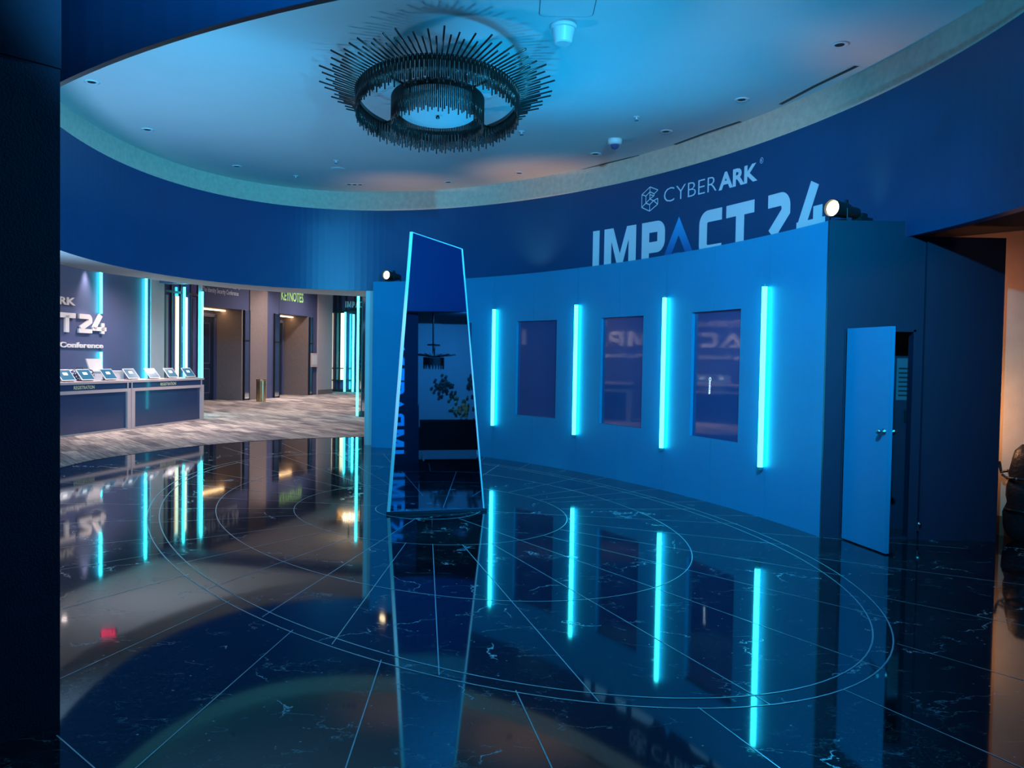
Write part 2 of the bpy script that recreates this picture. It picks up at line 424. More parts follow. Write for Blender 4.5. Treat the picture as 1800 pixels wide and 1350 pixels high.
def glyph_mesh(mb, ch, w, mapf, s=0.21, thick=0.0):
    """mapf(x, y, depth) to 3D; subdivide along x is not needed, letters are small against the curve"""
    for vs, fs in glyph(ch, w, s):
        if thick <= 0: mb.add([mapf(x, y, 0) for x, y in vs], fs)
        else:
            n = len(vs); V = [mapf(x, y, thick) for x, y in vs] + [mapf(x, y, 0) for x, y in vs]
            F = list(fs) + [tuple(reversed([i + n for i in f])) for f in fs]
            for f in fs:
                for i in range(len(f)):
                    a, b = f[i], f[(i + 1) % len(f)]; F.append((a, b, b + n, a + n))
            mb.add(V, F)


def text_geo(body, bold=0.0, extrude=0.0, spacing=1.0):
    """built-in font turned into plain vertices and faces, cell height = cap height 1, starting at x = 0"""
    cu = bpy.data.curves.new('text', 'FONT'); cu.body = body; cu.size = 1.0; cu.offset = bold; cu.extrude = extrude
    cu.resolution_u = 3; cu.space_character = spacing
    ob = bpy.data.objects.new('text', cu); COL.objects.link(ob)
    bpy.context.view_layer.update()
    me = bpy.data.meshes.new_from_object(ob.evaluated_get(bpy.context.evaluated_depsgraph_get()))
    vs = [tuple(v.co) for v in me.vertices]; fs = [tuple(p.vertices) for p in me.polygons]
    bpy.data.objects.remove(ob); bpy.data.curves.remove(cu); bpy.data.meshes.remove(me)
    x0 = min(v[0] for v in vs); x1 = max(v[0] for v in vs)
    cap = 0.69
    return [((v[0] - x0) / cap, v[1] / cap, v[2]) for v in vs], fs, (x1 - x0) / cap


def text_on(mb, body, mapf, x0, x1, y0, capw, bold=0.0, thick=0.0):
    """fit text between x0 and x1 with cap height capw, baseline y0; mapf(x, y, depth)"""
    vs, fs, w = text_geo(body, bold, 0.5 if thick else 0.0)
    k = (x1 - x0) / w
    mb.add([mapf(x0 + v[0] * k, y0 + v[1] * capw, (v[2] + 0.5) * thick if thick else 0.0) for v in vs], fs)


# ================================================================== STRUCTURE
floor = MB().add([(-14, -9, 0), (14, -9, 0), (14, 46, 0), (-14, 46, 0)], [(0, 1, 2, 3)]).build('floor', M['marble'])
struct(floor, 'polished black marble floor with white veins inside the oval lobby', 'floor')


def flat_strip(mb, pts, w, z=0.0016, closed=False):
    n = len(pts); vs = []
    for i in range(n):
        a = pts[(i - 1) % n] if (closed or i > 0) else pts[i]; b = pts[(i + 1) % n] if (closed or i < n - 1) else pts[i]
        d = Vector((b[0] - a[0], b[1] - a[1], 0)).normalized(); nn = Vector((-d.y, d.x, 0)) * w / 2
        vs += [Vector((pts[i][0], pts[i][1], z)) + nn, Vector((pts[i][0], pts[i][1], z)) - nn]
    fs = [(2 * i, 2 * i + 1, 2 * ((i + 1) % n) + 1, 2 * ((i + 1) % n)) for i in range(n if closed else n - 1)]
    mb.add(vs, fs)


R4B = (2.8006, 5.5042); R4A = (2.6886, 5.3838); R3 = (2.1583, 3.6279); R2 = (1.40, 1.80); R1 = (0.565, 0.60)
rings = MB()
for e, w in ((R4B, 0.009), (R4A, 0.009), (R3, 0.008), (R2, 0.007), (R1, 0.010)):
    flat_strip(rings, [ell(e, 2 * PI * k / 160) for k in range(160)], w, 0.0018, closed=True)
rings.build('inlay_ring', M['inlay'], floor)
sp = MB()


def polar_r(e, ang):
    a, b = e; return 1 / math.sqrt((math.cos(ang) / a) ** 2 + (math.sin(ang) / b) ** 2)


inner_angles = [-126, -117.8, -109.8, -101.4, -93, -83.4, -73.4, -62.5, -50, -36, -21, -5]
inner_angles = inner_angles + [a + 180 for a in inner_angles]
inner_angles += [-137, -150, -165, 30 - 1, 15, 0 + 4]
for a in inner_angles:
    r = math.radians(a); d = UU * math.cos(r) + VV * math.sin(r); c = CC + UU * 0.03
    s0 = polar_r(R2, r) * 0.995 if int(a) % 2 else 0.62
    s0 = 0.62 if a in (-126, -83.4, 54, 96.6, -36, 144) else polar_r(R2, r)
    flat_strip(sp, [c + d * s0, c + d * polar_r(R4B, r)], 0.006)
for a in [-131.8, -121.9, -113.7, -105.5, -96.7, -88, -78.5, -68, -56, -43, -28, -12, 5, 24, 48, 59, 67, 75, 83, 92, 101, 112, 124, 138, 155, 172, -170, -158, -144]:
    r = math.radians(a); d = UU * math.cos(r) + VV * math.sin(r); c = CC + UU * 0.03
    flat_strip(sp, [c + d * polar_r(R4B, r), c + d * polar_r((4.4, 7.3), r)], 0.006)
# straight slab joints outside the oval
flat_strip(sp, [(-1.93, 3.52, 0), (-0.6, 2.3, 0), (1.5, 1.4, 0)], 0.006)
sp.build('inlay_line', M['inlay'], floor)

# carpet of the hall, its edge follows the outer face of the header
CARP = [(1.0, 1.26), (1.252, 1.242), (1.399, 1.197), (1.647, 1.158), (1.895, 1.14), (2.073, 1.136), (2.205, 1.139), (2.356, 1.164), (2.484, 1.16), (2.8, 1.15), (3.3, 1.1), (3.6, 1.03)]


def rc(t):
    for (a, ra), (b, rb) in zip(CARP, CARP[1:]):
        if a <= t <= b: return lerp(ra, rb, (t - a) / (b - a))
    return 1.03


ts = frange(1.24, 3.3, 44)
vs = []; fs = []
for t in ts:
    p = ell(EW, t, 0.004, r=rc(t)); d = Vector((p.x - CX, p.y - CY, 0)).normalized()
    far = 60 / max(abs(d.x) * 4.4, abs(d.y) * 1.62)
    q = CC + d * far
    vs += [p, Vector((max(-13.9, q.x), min(45.9, max(-8, q.y)), 0.004))]
for i in range(len(ts) - 1): fs.append((2 * i, 2 * i + 1, 2 * i + 3, 2 * i + 2))
vs.append(Vector((-1.0, 45.9, 0.004))); fs.append((0, len(vs) - 1, 1))
carpet = mesh_obj('floor_carpet', vs, fs, M['carpet'])
struct(carpet, 'grey and beige plank-patterned carpet of the registration hall', 'carpet')

# upper band of the oval: thick towards the hall, thin elsewhere
NB = 240


def rout(t):
    t = t % (2 * PI)
    if 1.24 <= t <= 3.3: return rc(t)
    if 3.3 < t < 3.6: return lerp(1.1, 1.03, (t - 3.3) / 0.3)
    if 1.0 < t < 1.24: return lerp(1.03, 1.243, (t - 1.0) / 0.24)
    return 1.024


def rin(t):
    t = t % (2 * PI)
    k = min(1, max(0, (t - 3.45) / 0.15)) * min(1, max(0, (5.55 - t) / 0.3))
    return 1.0 + 0.018 * k


tb = [2 * PI * k / NB for k in range(NB)]
band = ring_wall(EW, tb, ZH, ZCL, rin, rout, True).build('wall_band', M['band'], smooth=False)
struct(band, 'navy printed band running round the top of the oval lobby')
band.data.materials.append(M['soffit'])
band.data.materials.append(M['navywall'])
band.data.polygons[0]
for p in band.data.polygons:
    c = p.center
    if abs(p.normal.z) > 0.9 and c.z < ZH + 0.01:
        ang = math.atan2((c - CC).dot(VV) / EW[1], (c - CC).dot(UU) / EW[0])
        if 1.2 < ang < PI or ang < -2.9: p.material_index = 1
corn = ring_wall(EC, tb, ZCL + 0.0005, ZC, 1.0, 1.04, True).build('trim_1', M['cornice'])
struct(corn, 'textured beige cornice strip between the navy band and the ceiling', 'cornice')
led = ring_wall(EW, tb, ZCL, ZCL + 0.02, 0.999, 1.055, True).build('trim_2', M['cornice'])
struct(led, 'thin ledge where the cornice steps back above the navy band', 'cornice')
ceil = mesh_obj('ceiling', [ell(EC, t, ZC, r=1.05) for t in tb], [tuple(reversed(range(NB)))], M['ceiling'])
struct(ceil, 'smooth plaster oval ceiling washed with cyan light', 'ceiling')

# lower solid part of the oval wall behind the partition
lw = ring_wall(EW, frange(-0.16, 1.235, 40), 0, ZH - 0.002, 1.012, rout).build('wall_back', M['navywall'])
struct(lw, 'dark lower wall of the oval behind the curved partition')
jam = MB()
j0, j1 = 1.2375, 1.285
pj = [ell(EW, j0, 0, r=1.0), ell(EW, j1, 0, r=1.0), ell(EW, j1 - 0.03, 0, r=1.235), ell(EW, j0, 0, r=1.24)]
jam.prism([(p.x, p.y) for p in pj], 0, ZH - 0.002)
jam = jam.build('wall_jamb', M['soffit'])
struct(jam, 'pale end of the thick wall beside the hall opening, lit cyan')

# left passage wall at the camera side
E0 = Vector((-1.97, 3.62, 0)); dl = Vector((-0.64, -0.77, 0)).normalized(); nl = Vector((-dl.y, dl.x, 0))
nl = Vector((-0.77, 0.64, 0))


def Pl(s, o): return E0 + dl * s + nl * o


wl = MB().prism([(Pl(0, 0).x, Pl(0, 0).y), (Pl(3.4, 0).x, Pl(3.4, 0).y), (Pl(3.4, 0.5).x, Pl(3.4, 0.5).y), (Pl(0, 0.5).x, Pl(0, 0.5).y)], 0, ZH).build('wall_left', M['navywall'])
struct(wl, 'dark navy wall at the left edge beside the entrance portal')
wl2 = MB().prism([(Pl(0, -0.012).x, Pl(0, -0.012).y), (Pl(3.4, -0.012).x, Pl(3.4, -0.012).y), (Pl(3.4, 0.5).x, Pl(3.4, 0.5).y), (Pl(0.0, 0.5).x, Pl(0.0, 0.5).y)], ZH + 0.001, 3.4).build('wall_left_upper', M['navywall'])
struct(wl2, 'black fascia above the dark wall at the left edge')

# lobby behind the camera
lob = MB()
for a, b in (((-4.14, 1.0), (-4.2, -6.5)), ((-4.2, -6.5), (2, -6.45)), ((2, -6.45), (11.5, -2.1)), ((11.5, -2.1), (10, 3.5))):
    A = Vector((*a, 0)); B = Vector((*b, 0)); d = (B - A).normalized(); nn = Vector((d.y, -d.x, 0)) * 0.15
    lob.prism([(A.x, A.y), (B.x, B.y), (B.x + nn.x, B.y + nn.y), (A.x + nn.x, A.y + nn.y)], 0, 3.4)
lob = lob.build('wall_lobby', M['pale'])
struct(lob, 'pale walls of the lounge behind the camera')
# lobby ceiling wraps round the outside of the oval on the camera side
vs = []; fs = []
tn = frange(3.5, 2 * PI + 0.0, 50)
for t in tn:
    p = ell(EW, t, 3.4, r=1.027); d = Vector((p.x - CX, p.y - CY, 0)).normalized(); q = CC + d * 19
    vs += [p, Vector((min(12, max(-5, q.x)), max(-7, min(9, q.y)), 3.4))]
for i in range(len(tn) - 1): fs.append((2 * i, 2 * i + 1, 2 * i + 3, 2 * i + 2))
cl = mesh_obj('ceiling_lobby', vs, fs, M['darkwall'])
struct(cl, 'dark ceiling of the lounge outside the oval', 'ceiling')

# right corridor: warm wall, skirting, dropped soffit
cdir = Vector((0.66, -0.751, 0)).normalized(); C0 = Vector((4.55, 8.42, 0)); cn = Vector((cdir.y, -cdir.x, 0)) * -1


def Pc(s, o): return C0 + cdir * s + Vector((-cdir.y, cdir.x, 0)) * o


q = [Pc(-1.2, 0), Pc(7.2, 0), Pc(7.2, 0.15), Pc(-1.2, 0.15)]
wr = MB().prism([(p.x, p.y) for p in q], 0, 3.4).build('wall_right', M['orange'])
struct(wr, 'cream corridor wall at the right edge glowing in warm light')
q = [Pc(-1.2, -0.015), Pc(7.2, -0.015), Pc(7.2, 0), Pc(-1.2, 0)]
bs = MB().prism([(p.x, p.y) for p in q], 0, 0.19).build('baseboard_right', M['wood'])
struct(bs, 'brown skirting along the warm corridor wall', 'baseboard')
cs = MB().prism([(3.95, 3.0), (9.0, 2.6), (9.2, 3.4), (4.75, 8.25), (4.0, 9.0), (3.85, 8.6), (4.05, 7.2)], 2.965, 3.38).build('ceiling_corridor', M['darkwall'])
struct(cs, 'dark dropped soffit over the corridor on the right', 'ceiling')

# right portal column carrying vertical lettering (seen in the mirrored obelisk)
colr = MB().prism([(1.72, 1.95), (2.46, 2.06), (2.42, 2.42), (1.68, 2.30)], 0, ZH - 0.002).build('wall_pier', M['navywall'])
struct(colr, 'dark pier of the entrance portal just right of the frame, seen mirrored in the obelisk', 'pier')

# ---------------- hall
W0 = Vector((-9.982, 16.169, 0)); HE = Vector((0.1908, 0.9816, 0)); HN = Vector((-0.9816, 0.1908, 0))


def hw(s, z=0.0, off=0.0): p = W0 + HE * s - HN * off; return Vector((p.x, p.y, z))


def slab(mb, f, s0, s1, o0, o1, z0, z1):
    p = [f(s0, 0, o0), f(s1, 0, o0), f(s1, 0, o1), f(s0, 0, o1)]
    return mb.prism([(v.x, v.y) for v in p], z0, z1)


ZHC = 3.62
rw = slab(MB(), hw, -9, 4.74, -0.15, 0, 0, ZHC + 0.3).build('wall_registration', M['hallwall'])
struct(rw, 'blue-grey registration wall behind the counter')
rp = slab(MB(), hw, 4.742, 5.30, -0.15, 0.02, 0, ZHC + 0.3).build('wall_registration_end', M['pale'])
struct(rp, 'pale grey end pier of the registration wall')

# hall ceilings
ts2 = frange(1.2, 3.5, 40); vs = []; fs = []


def hall_edge(d):
    # ray from the room centre to the beam line or the far left
    A = Vector((-9.6, 21.3, 0)); B = Vector((-1.5, 19.2, 0)); e = B - A
    den = d.x * e.y - d.y * e.x
    k = ((A.x - CX) * e.y - (A.y - CY) * e.x) / den if abs(den) > 1e-6 else 99
    kx = (-13.5 - CX) / d.x if d.x < -0.01 else 99
    k = k if k > 0 else 99
    return min(k, kx, 30)


for t in ts2:
    p = ell(EW, t, ZHC, r=rout(t) - 0.02); d = Vector((p.x - CX, p.y - CY, 0)).normalized(); q = CC + d * hall_edge(d)
    vs += [p, Vector((q.x, q.y, ZHC))]
for i in range(len(ts2) - 1): fs.append((2 * i, 2 * i + 1, 2 * i + 3, 2 * i + 2))
hc = mesh_obj('ceiling_hall', vs, fs, M['soffit'])
struct(hc, 'pale ceiling over the registration counter', 'ceiling')
bm_ = MB().prism([(-13.5, 22.32), (-1.2, 19.12), (-1.1, 19.5), (-13.4, 22.75)], 3.42, 5.0).build('ceiling_beam', M['hallwall'])
struct(bm_, 'dark dropped beam across the hall ceiling', 'beam')
hc2 = mesh_obj('ceiling_hall_far', [(-13.5, 21, 4.95), (0, 18.8, 4.95), (0, 46, 4.95), (-13.5, 46, 4.95)], [(0, 3, 2, 1)], M['soffit'])
struct(hc2, 'higher pale ceiling over the far end of the hall', 'ceiling')
hr_ = MB().prism([(-2.62, 15.9), (-6.15, 38.6), (-5.9, 38.7), (-1.9, 15.9)], 0, 4.95).build('wall_hall_right', M['hallwall'])
struct(hr_, 'dark right side wall of the hall beyond the jamb')

# keynotes wall
K0 = Vector((-10.2, 27.4, 0)); KE = Vector((0.2539, 0.9672, 0)); KN = Vector((-0.9672, 0.2539, 0))


def kw(s, z=0.0, off=0.0): p = K0 + KE * s - KN * off; return Vector((p.x, p.y, z))


def ky(y): return (y - 27.4) / 0.9672


mb = MB()
slab(mb, kw, ky(24), ky(29.62), -0.35, 0, 3.22, 4.95); slab(mb, kw, ky(29.62), ky(31.99), -0.35, -0.01, 0, 4.95)
slab(mb, kw, ky(31.99), ky(34.22), -0.35, 0, 3.24, 4.95); slab(mb, kw, ky(34.22), ky(34.95), -0.35, -0.01, 0, 4.95)
slab(mb, kw, ky(24), ky(35), -1.4, -1.15, 0, 4.95)
kwall = mb.build('wall_keynotes', M['hallwall'])
struct(kwall, 'blue-grey wall with two tall doorways at the back of the hall')
mb = MB(); slab(mb, kw, ky(30.02), ky(31.15), -0.012, 0.03, 0, 4.9)
mb.build('taupe_panel', M['beige'], kwall)
for ya, yb, y0, z in ((29.56, 29.618, 24, 3.21), (34.16, 34.218, 31.99, 3.23)):
    slab(MB(), kw, ky(ya), ky(yb), -1.15, 0, 0, z).build('doorway_reveal', M['beige'], kwall)
    slab(MB(), kw, ky(y0), ky(yb), -1.15, -0.36, z + 0.01, z + 0.09).build('doorway_soffit', M['beige'], kwall)
for n, (ya, yb, z) in enumerate(((27.2, 29.6, 3.2), (32.05, 34.18, 3.22))):
    s = MB(); slab(s, kw, ky(ya), ky(yb), -0.80, -0.66, z - 0.03, z)
    o = s.build('light_strip', M['hotstrip'], kwall)
    o['label'] = 'warm light strip over the doorway'
pw = MB(); slab(pw, kw, ky(34.955), ky(36.2), -0.3, 0.05, 0, 4.95)
pw = pw.build('wall_far_pier', M['pale']); struct(pw, 'pale pier right of the second doorway at the back of the hall')
pb = MB(); slab(pb, kw, ky(34.957), ky(36.21), 0.051, 0.07, 0, 0.2)
struct(pb.build('baseboard_hall', M['beige']), 'taupe skirting of the pale pier at the back of the hall', 'baseboard')
fb = MB().prism([(-9.5, 39.2), (-5.5, 39.2), (-5.5, 39.4), (-9.5, 39.4)], 0, 4.95).build('wall_far', M['darkwall'])
struct(fb, 'dark wall closing the far end of the hall')

for n, (ya, yb) in enumerate(((27.0, 29.45), (32.05, 33.95))):
    mb = MB(); slab(mb, kw, ky(ya), ky(yb), -1.15, -1.05, 0, 2.95)
    dr = mb.build('door_%d' % (n + 1), M['doorblue'])
    struct(dr, ('dark blue panelled door inside the nearer hall doorway', 'dark blue panelled door inside the hall doorway under the green KEYNOTES sign')[n], 'door')
    fr = MB(); slab(fr, kw, ky(yb) - 0.02, ky(yb) + 0.1, -1.15, -1.0, 0, 3.05); slab(fr, kw, ky(ya), ky(yb) + 0.1, -1.15, -1.0, 2.95, 3.07)
    for za, zb in ((0.25, 1.1), (1.3, 2.7)):
        slab(fr, kw, ky(ya) + 0.5, ky(yb) - 0.25, -1.05, -1.035, za, za + 0.03); slab(fr, kw, ky(ya) + 0.5, ky(yb) - 0.25, -1.05, -1.035, zb, zb + 0.03)
        slab(fr, kw, ky(yb) - 0.28, ky(yb) - 0.25, -1.05, -1.035, za, zb)
    fr.build('door_frame', M['hallwall'], dr)

# ================================================================== CURVED PARTITION
part = empty('exhibit_partition', (2.95, 7.85, 0))
tag(part, 'curved blue exhibit partition with dark screens and a storage doorway', 'partition', kind='thing')
screens = [(0.899, 0.744), (0.557, 0.402), (0.2425, 0.101), (-0.051, -0.1925)]
seams = [1.204, 0.98, 0.80, 0.65, 0.49, 0.325, 0.18, 0.03, -0.115, -0.27, -0.419]
TK = 0.10


def pp(t, z, off=0.0): return ell(EP, t, z, off=off)


for a, b in zip(seams, seams[1:]):
    cuts = sorted({a - 0.0003, b + 0.0003} | {x for s in screens for x in s if b < x < a} | {lerp(a, b, k / 6) for k in range(1, 6)}, reverse=True)
    zs = [0.0, 0.75, 2.25, ZP]
    mb = MB(); solid = {}
    for i in range(len(cuts) - 1):
        tm = (cuts[i] + cuts[i + 1]) / 2
        for k in range(3): solid[(i, k)] = not (k == 1 and any(s[1] < tm < s[0] for s in screens))
    for (i, k), ok in solid.items():
        if not ok: continue
        t0, t1 = cuts[i], cuts[i + 1]; z0, z1 = zs[k], zs[k + 1]
        f = lambda t, z, o: pp(t, z, o)
        mb.add([f(t0, z0, 0), f(t1, z0, 0), f(t1, z1, 0), f(t0, z1, 0)], [(0, 1, 2, 3)])
        mb.add([f(t0, z0, TK), f(t1, z0, TK), f(t1, z1, TK), f(t0, z1, TK)], [(3, 2, 1, 0)])
        if not solid.get((i - 1, k), False): mb.add([f(t0, z0, 0), f(t0, z1, 0), f(t0, z1, TK), f(t0, z0, TK)], [(0, 1, 2, 3)])
        if not solid.get((i + 1, k), False): mb.add([f(t1, z0, 0), f(t1, z1, 0), f(t1, z1, TK), f(t1, z0, TK)], [(3, 2, 1, 0)])
        if k == 2 or not solid.get((i, k + 1), False): mb.add([f(t0, z1, 0), f(t1, z1, 0), f(t1, z1, TK), f(t0, z1, TK)], [(0, 1, 2, 3)])
        if k == 0 or not solid.get((i, k - 1), False): mb.add([f(t0, z0, 0), f(t1, z0, 0), f(t1, z0, TK), f(t0, z0, TK)], [(3, 2, 1, 0)])
    mb.build('wall_board', M['panel'], part)
# end wall with the doorway, facing the camera
YE = 7.84


def endbox(mb, x0, x1, z0, z1, y0=YE - 0.0, y1=YE + 0.08): return mb.box(x0, x1, y0, y1, z0, z1)


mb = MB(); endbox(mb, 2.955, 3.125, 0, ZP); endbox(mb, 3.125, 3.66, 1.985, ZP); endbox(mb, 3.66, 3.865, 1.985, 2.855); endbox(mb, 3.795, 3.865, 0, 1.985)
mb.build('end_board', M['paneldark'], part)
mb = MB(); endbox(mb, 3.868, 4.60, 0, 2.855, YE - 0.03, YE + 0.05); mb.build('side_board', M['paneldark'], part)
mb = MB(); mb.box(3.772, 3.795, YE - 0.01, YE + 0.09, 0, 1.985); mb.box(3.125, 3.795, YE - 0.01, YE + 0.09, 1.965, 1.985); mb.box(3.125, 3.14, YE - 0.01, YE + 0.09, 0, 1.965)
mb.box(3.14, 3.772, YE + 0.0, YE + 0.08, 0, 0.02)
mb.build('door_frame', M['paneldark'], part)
# latch low on the seam
mb = MB(); mb.lathe([(0.0, 0), (0.018, 0), (0.02, 0.02), (0.0, 0.03)], (3.862, YE - 0.034, 0.155), 12, Matrix.Rotation(PI / 2, 4, 'X')); mb.box(3.848, 3.856, YE - 0.05, YE - 0.03, 0.09, 0.15)
mb.build('seam_latch', M['steel'], part)
# open door leaf
hA = Vector((3.135, 7.80, 0)); hB = Vector((3.262, 7.165, 0)); hd = (hB - hA).normalized(); hn = Vector((hd.y, -hd.x, 0))
q = [hA, hB, hB - hn * -0.035, hA - hn * -0.035]
q = [hA, hB, hB + Vector((-hd.y, hd.x, 0)) * 0.035, hA + Vector((-hd.y, hd.x, 0)) * 0.035]
leaf = MB().prism([(p.x, p.y) for p in q], 0.012, 1.985).build('door', M['panel'], part)
leaf['label'] = 'blue door leaf standing open'
mb = MB()
for sgn, off in ((-1, -0.0), (1, 0.035)):
    c = hB - hd * 0.06 + Vector((-hd.y, hd.x, 0)) * off + Vector((0, 0, 1.07))
    nn = Vector((-hd.y, hd.x, 0)) * sgn
    T = nn.to_track_quat('Z', 'Y').to_matrix().to_4x4()
    mb.lathe([(0.028, 0), (0.028, 0.008), (0.01, 0.012), (0.01, 0.035), (0.022, 0.042), (0.027, 0.055), (0.02, 0.07), (0.0, 0.074)], c, 16, T)
hk = mb.build('door_knob', M['steel'], leaf, True)
hk['label'] = 'chrome door knob'
# screens recessed in the partition
for n, (a, b) in enumerate(screens):
    mb = MB(); tt = frange(a + 0.004, b - 0.004, 6)
    mb2 = []
    for t in tt: mb2 += [pp(t, 0.735, 0.05), pp(t, 2.265, 0.05), pp(t, 2.265, 0.085), pp(t, 0.735, 0.085)]
    # flat glass
    A0, B0 = pp(a + 0.003, 0, 0.045), pp(b - 0.003, 0, 0.045); nn = ell_n(EP, (a + b) / 2) * 0.03
    mb.prism([(A0.x, A0.y), (B0.x, B0.y), (B0.x + nn.x, B0.y + nn.y), (A0.x + nn.x, A0.y + nn.y)], 0.752, 2.248)
    s = mb.build('display_screen', M['glass'], part)
    s['label'] = 'dark glass screen, switched off' if n != 3 else 'dark glass screen with small white vertical wording'
    if n == 3:
        mb = MB(); d = (B0 - A0).normalized(); c = lerp(A0, B0, 0.37) - nn.normalized() * 0.004
        text_on(mb, 'Omicea', lambda x, y, z: Vector((c.x + d.x * y, c.y + d.y * y, 1.47 - x)), 0.0, 0.20, -0.02, 0.04, 0.02)
        mb.build('screen_wording', M['tabwhite'], s)

# LED tubes fixed on the partition
tubes = [(0.642, 'first glowing cyan light tube from the obelisk, on the curved partition'),
         (0.3235, 'glowing cyan light tube between the two wordless screens of the partition'),
         (0.026, 'glowing cyan light tube left of the screen with white wording'),
         (-0.266, 'tallest-looking glowing cyan light tube, nearest the open storage door')]
for t, lab in tubes:
    b = pp(t, 0.52, -0.042)
    root = empty('light_tube', (b.x, b.y, 0.52)); tag(root, lab, 'light', 'cyan light tubes on the curved partition')
    T = Matrix.Identity(4)
    MB().lathe([(0.0275, 0.545), (0.028, 0.55), (0.028, 2.45), (0.0275, 2.455)], (b.x, b.y, 0), 16).build('tube', M['tube'], root, True)
    MB().lathe([(0.03, 0.522), (0.03, 0.546), (0.0, 0.547)], (b.x, b.y, 0), 16).build('end_cap', M['tubecap'], root)
    MB().lathe([(0.03, 2.454), (0.03, 2.478), (0.0, 2.479)], (b.x, b.y, 0), 16).build('end_cap', M['tubecap'], root)
    for z in (0.9, 2.1):
        q = pp(t, z, -0.001); MB().tube([b + Vector((0, 0, z - 0.52)), q], 0.008, 6).build('wall_clip', M['tubecap'], root)

# spotlights standing on top of the partition
def spotlight(loc, az, label):
    root = empty('spotlight', loc); tag(root, label, 'spotlight', 'spotlights on top of the partition')
    Rz = Matrix.Rotation(az, 4, 'Z'); T = Matrix.Translation(loc) @ Rz
    R = T @ Matrix.Translation((0, 0, 0.115)) @ Matrix.Rotation(PI / 2, 4, 'Y')  # axis along local +X
    MB().lathe([(0.03, -0.36), (0.05, -0.35), (0.055, -0.2), (0.07, -0.18), (0.075, 0.0), (0.085, 0.02), (0.085, 0.06), (0.078, 0.06), (0.07, 0.03)], (0, 0, 0), 20, R).build('housing', M['black'], root)
    MB().lathe([(0.0, 0.045), (0.05, 0.043), (0.071, 0.032)], (0, 0, 0), 20, R).build('lens', M['lamp'], root)
    mb = MB()
    for s in (-1, 1):
        mb.tube([T @ Vector((-0.06, s * 0.09, 0.115)), T @ Vector((-0.06, s * 0.09, 0.012))], 0.006)
    mb.tube([T @ Vector((-0.06, -0.09, 0.012)), T @ Vector((-0.06, 0.09, 0.012))], 0.008)
    mb.build('yoke', M['black'], root)
    mb = MB().box(-0.56, -0.36, -0.05, 0.05, 0.0, 0.08, T); mb.box(-0.50, -0.42, -0.03, 0.03, 0.08, 0.12, T)
    mb.build('ballast_box', M['black'], root)
    mb = MB().box(-0.20, -0.17, -0.01, 0.01, 0.185, 0.22, T); mb.build('tilt_knob', M['black'], root)
    return root


s1 = pp(-0.385, ZP + 0.001, 0.05)
spotlight((3.02, 7.885, ZP + 0.001), math.radians(180 + 36), 'black spotlight shining from the right end of the partition under the title')
s2 = pp(1.13, ZP + 0.001, 0.05)
spotlight((-2.27, 15.03, ZP + 0.001), math.radians(180 + 64), 'black spotlight shining from the left end of the partition behind the obelisk')

# equipment rack inside the storage room
rk = empty('equipment_rack', (4.05, 8.6, 0)); tag(rk, 'dark equipment rack with a paper sheet, just inside the storage doorway', 'rack')
MB().box(3.80, 4.10, 8.35, 8.95, 0.0, 2.1).build('cabinet', M['paneldark'], rk)
MB().box(3.86, 4.07, 8.343, 8.35, 1.30, 1.72).build('paper_sheet', M['paper'], rk)
mb = MB()
for k in range(7): mb.box(3.88, 4.05 - 0.02 * (k % 3), 8.341, 8.344, 1.34 + k * 0.045, 1.355 + k * 0.045)
mb.build('printed_line', M['black'], rk)
MB().box(3.95, 4.05, 8.33, 8.352, 1.08, 1.20).build('socket_plate', M['black'], rk)
MB().box(3.96, 4.04, 8.32, 8.352, 1.78, 1.84).build('vent_plate', M['black'], rk)
stb = MB().prism([(3.3, 9.35), (4.6, 8.9), (4.62, 8.95), (3.3, 9.4)], 0, 2.85).build('wall_storage', M['darkwall'])
struct(stb, 'dark back of the storage space behind the doorway')

# ================================================================== TITLE ON THE BAND
TITLE = [('I', 0.417, 0.395), ('M', 0.379, 0.276), ('P', 0.258, 0.186), ('A', 0.196, 0.093), ('C', 0.084, 0.019), ('T', 0.007, -0.071), ('2', -0.106, -0.167), ('4', -0.184, -0.257)]
HT = 0.62; ZB = 3.67 - HT


def band_pt(t, z, d=0.004): return ell(EW, t, z, off=-d)


def arc_len(t0, t1): return (ell(EW, t0) - ell(EW, t1)).length


mb = MB(); ma = MB()
for ch, t0, t1 in TITLE:
    w = arc_len(t0, t1) / HT
    f = lambda x, y, z: band_pt(lerp(t0, t1, x / w), ZB + y * HT)
    glyph_mesh(ma if ch == 'A' else mb, ch, w, f, 0.255)
mb.build('printed_title', M['whitevinyl'], band)['label'] = 'large pale IMPACT 24 title printed on the band'
ma.build('printed_title_letter', M['agrad'], band)['label'] = 'letter A of the title, cyan fading to navy'
tl, tr = 0.192, -0.077
mb = MB()
fmap = lambda x, y, z: band_pt(lerp(tl, tr, x), y)
text_on(mb, 'CYBER', fmap, 0.0, 0.578, 3.905, 0.205, -0.014)
text_on(mb, 'ARK', fmap, 0.60, 1.0, 3.905, 0.205, 0.035)
text_on(mb, 'R', fmap, 1.03, 1.045, 4.105, 0.035, 0.0)
c0 = (1.038, 4.122)
rp_ = [(c0[0] + 0.017 * math.cos(a), c0[1] + 0.036 * math.sin(a)) for a in frange(0, 2 * PI, 20)]
for i in range(20):
    a, b = rp_[i], rp_[i + 1]; ai = (c0[0] + (a[0] - c0[0]) * 0.84, c0[1] + (a[1] - c0[1]) * 0.84); bi = (c0[0] + (b[0] - c0[0]) * 0.84, c0[1] + (b[1] - c0[1]) * 0.84)
    mb.add([fmap(*a, 0), fmap(*b, 0), fmap(*bi, 0), fmap(*ai, 0)], [(0, 1, 2, 3)])
mb.build('printed_wordmark', M['whitevinyl'], band)['label'] = 'white CYBERARK wordmark above the title'
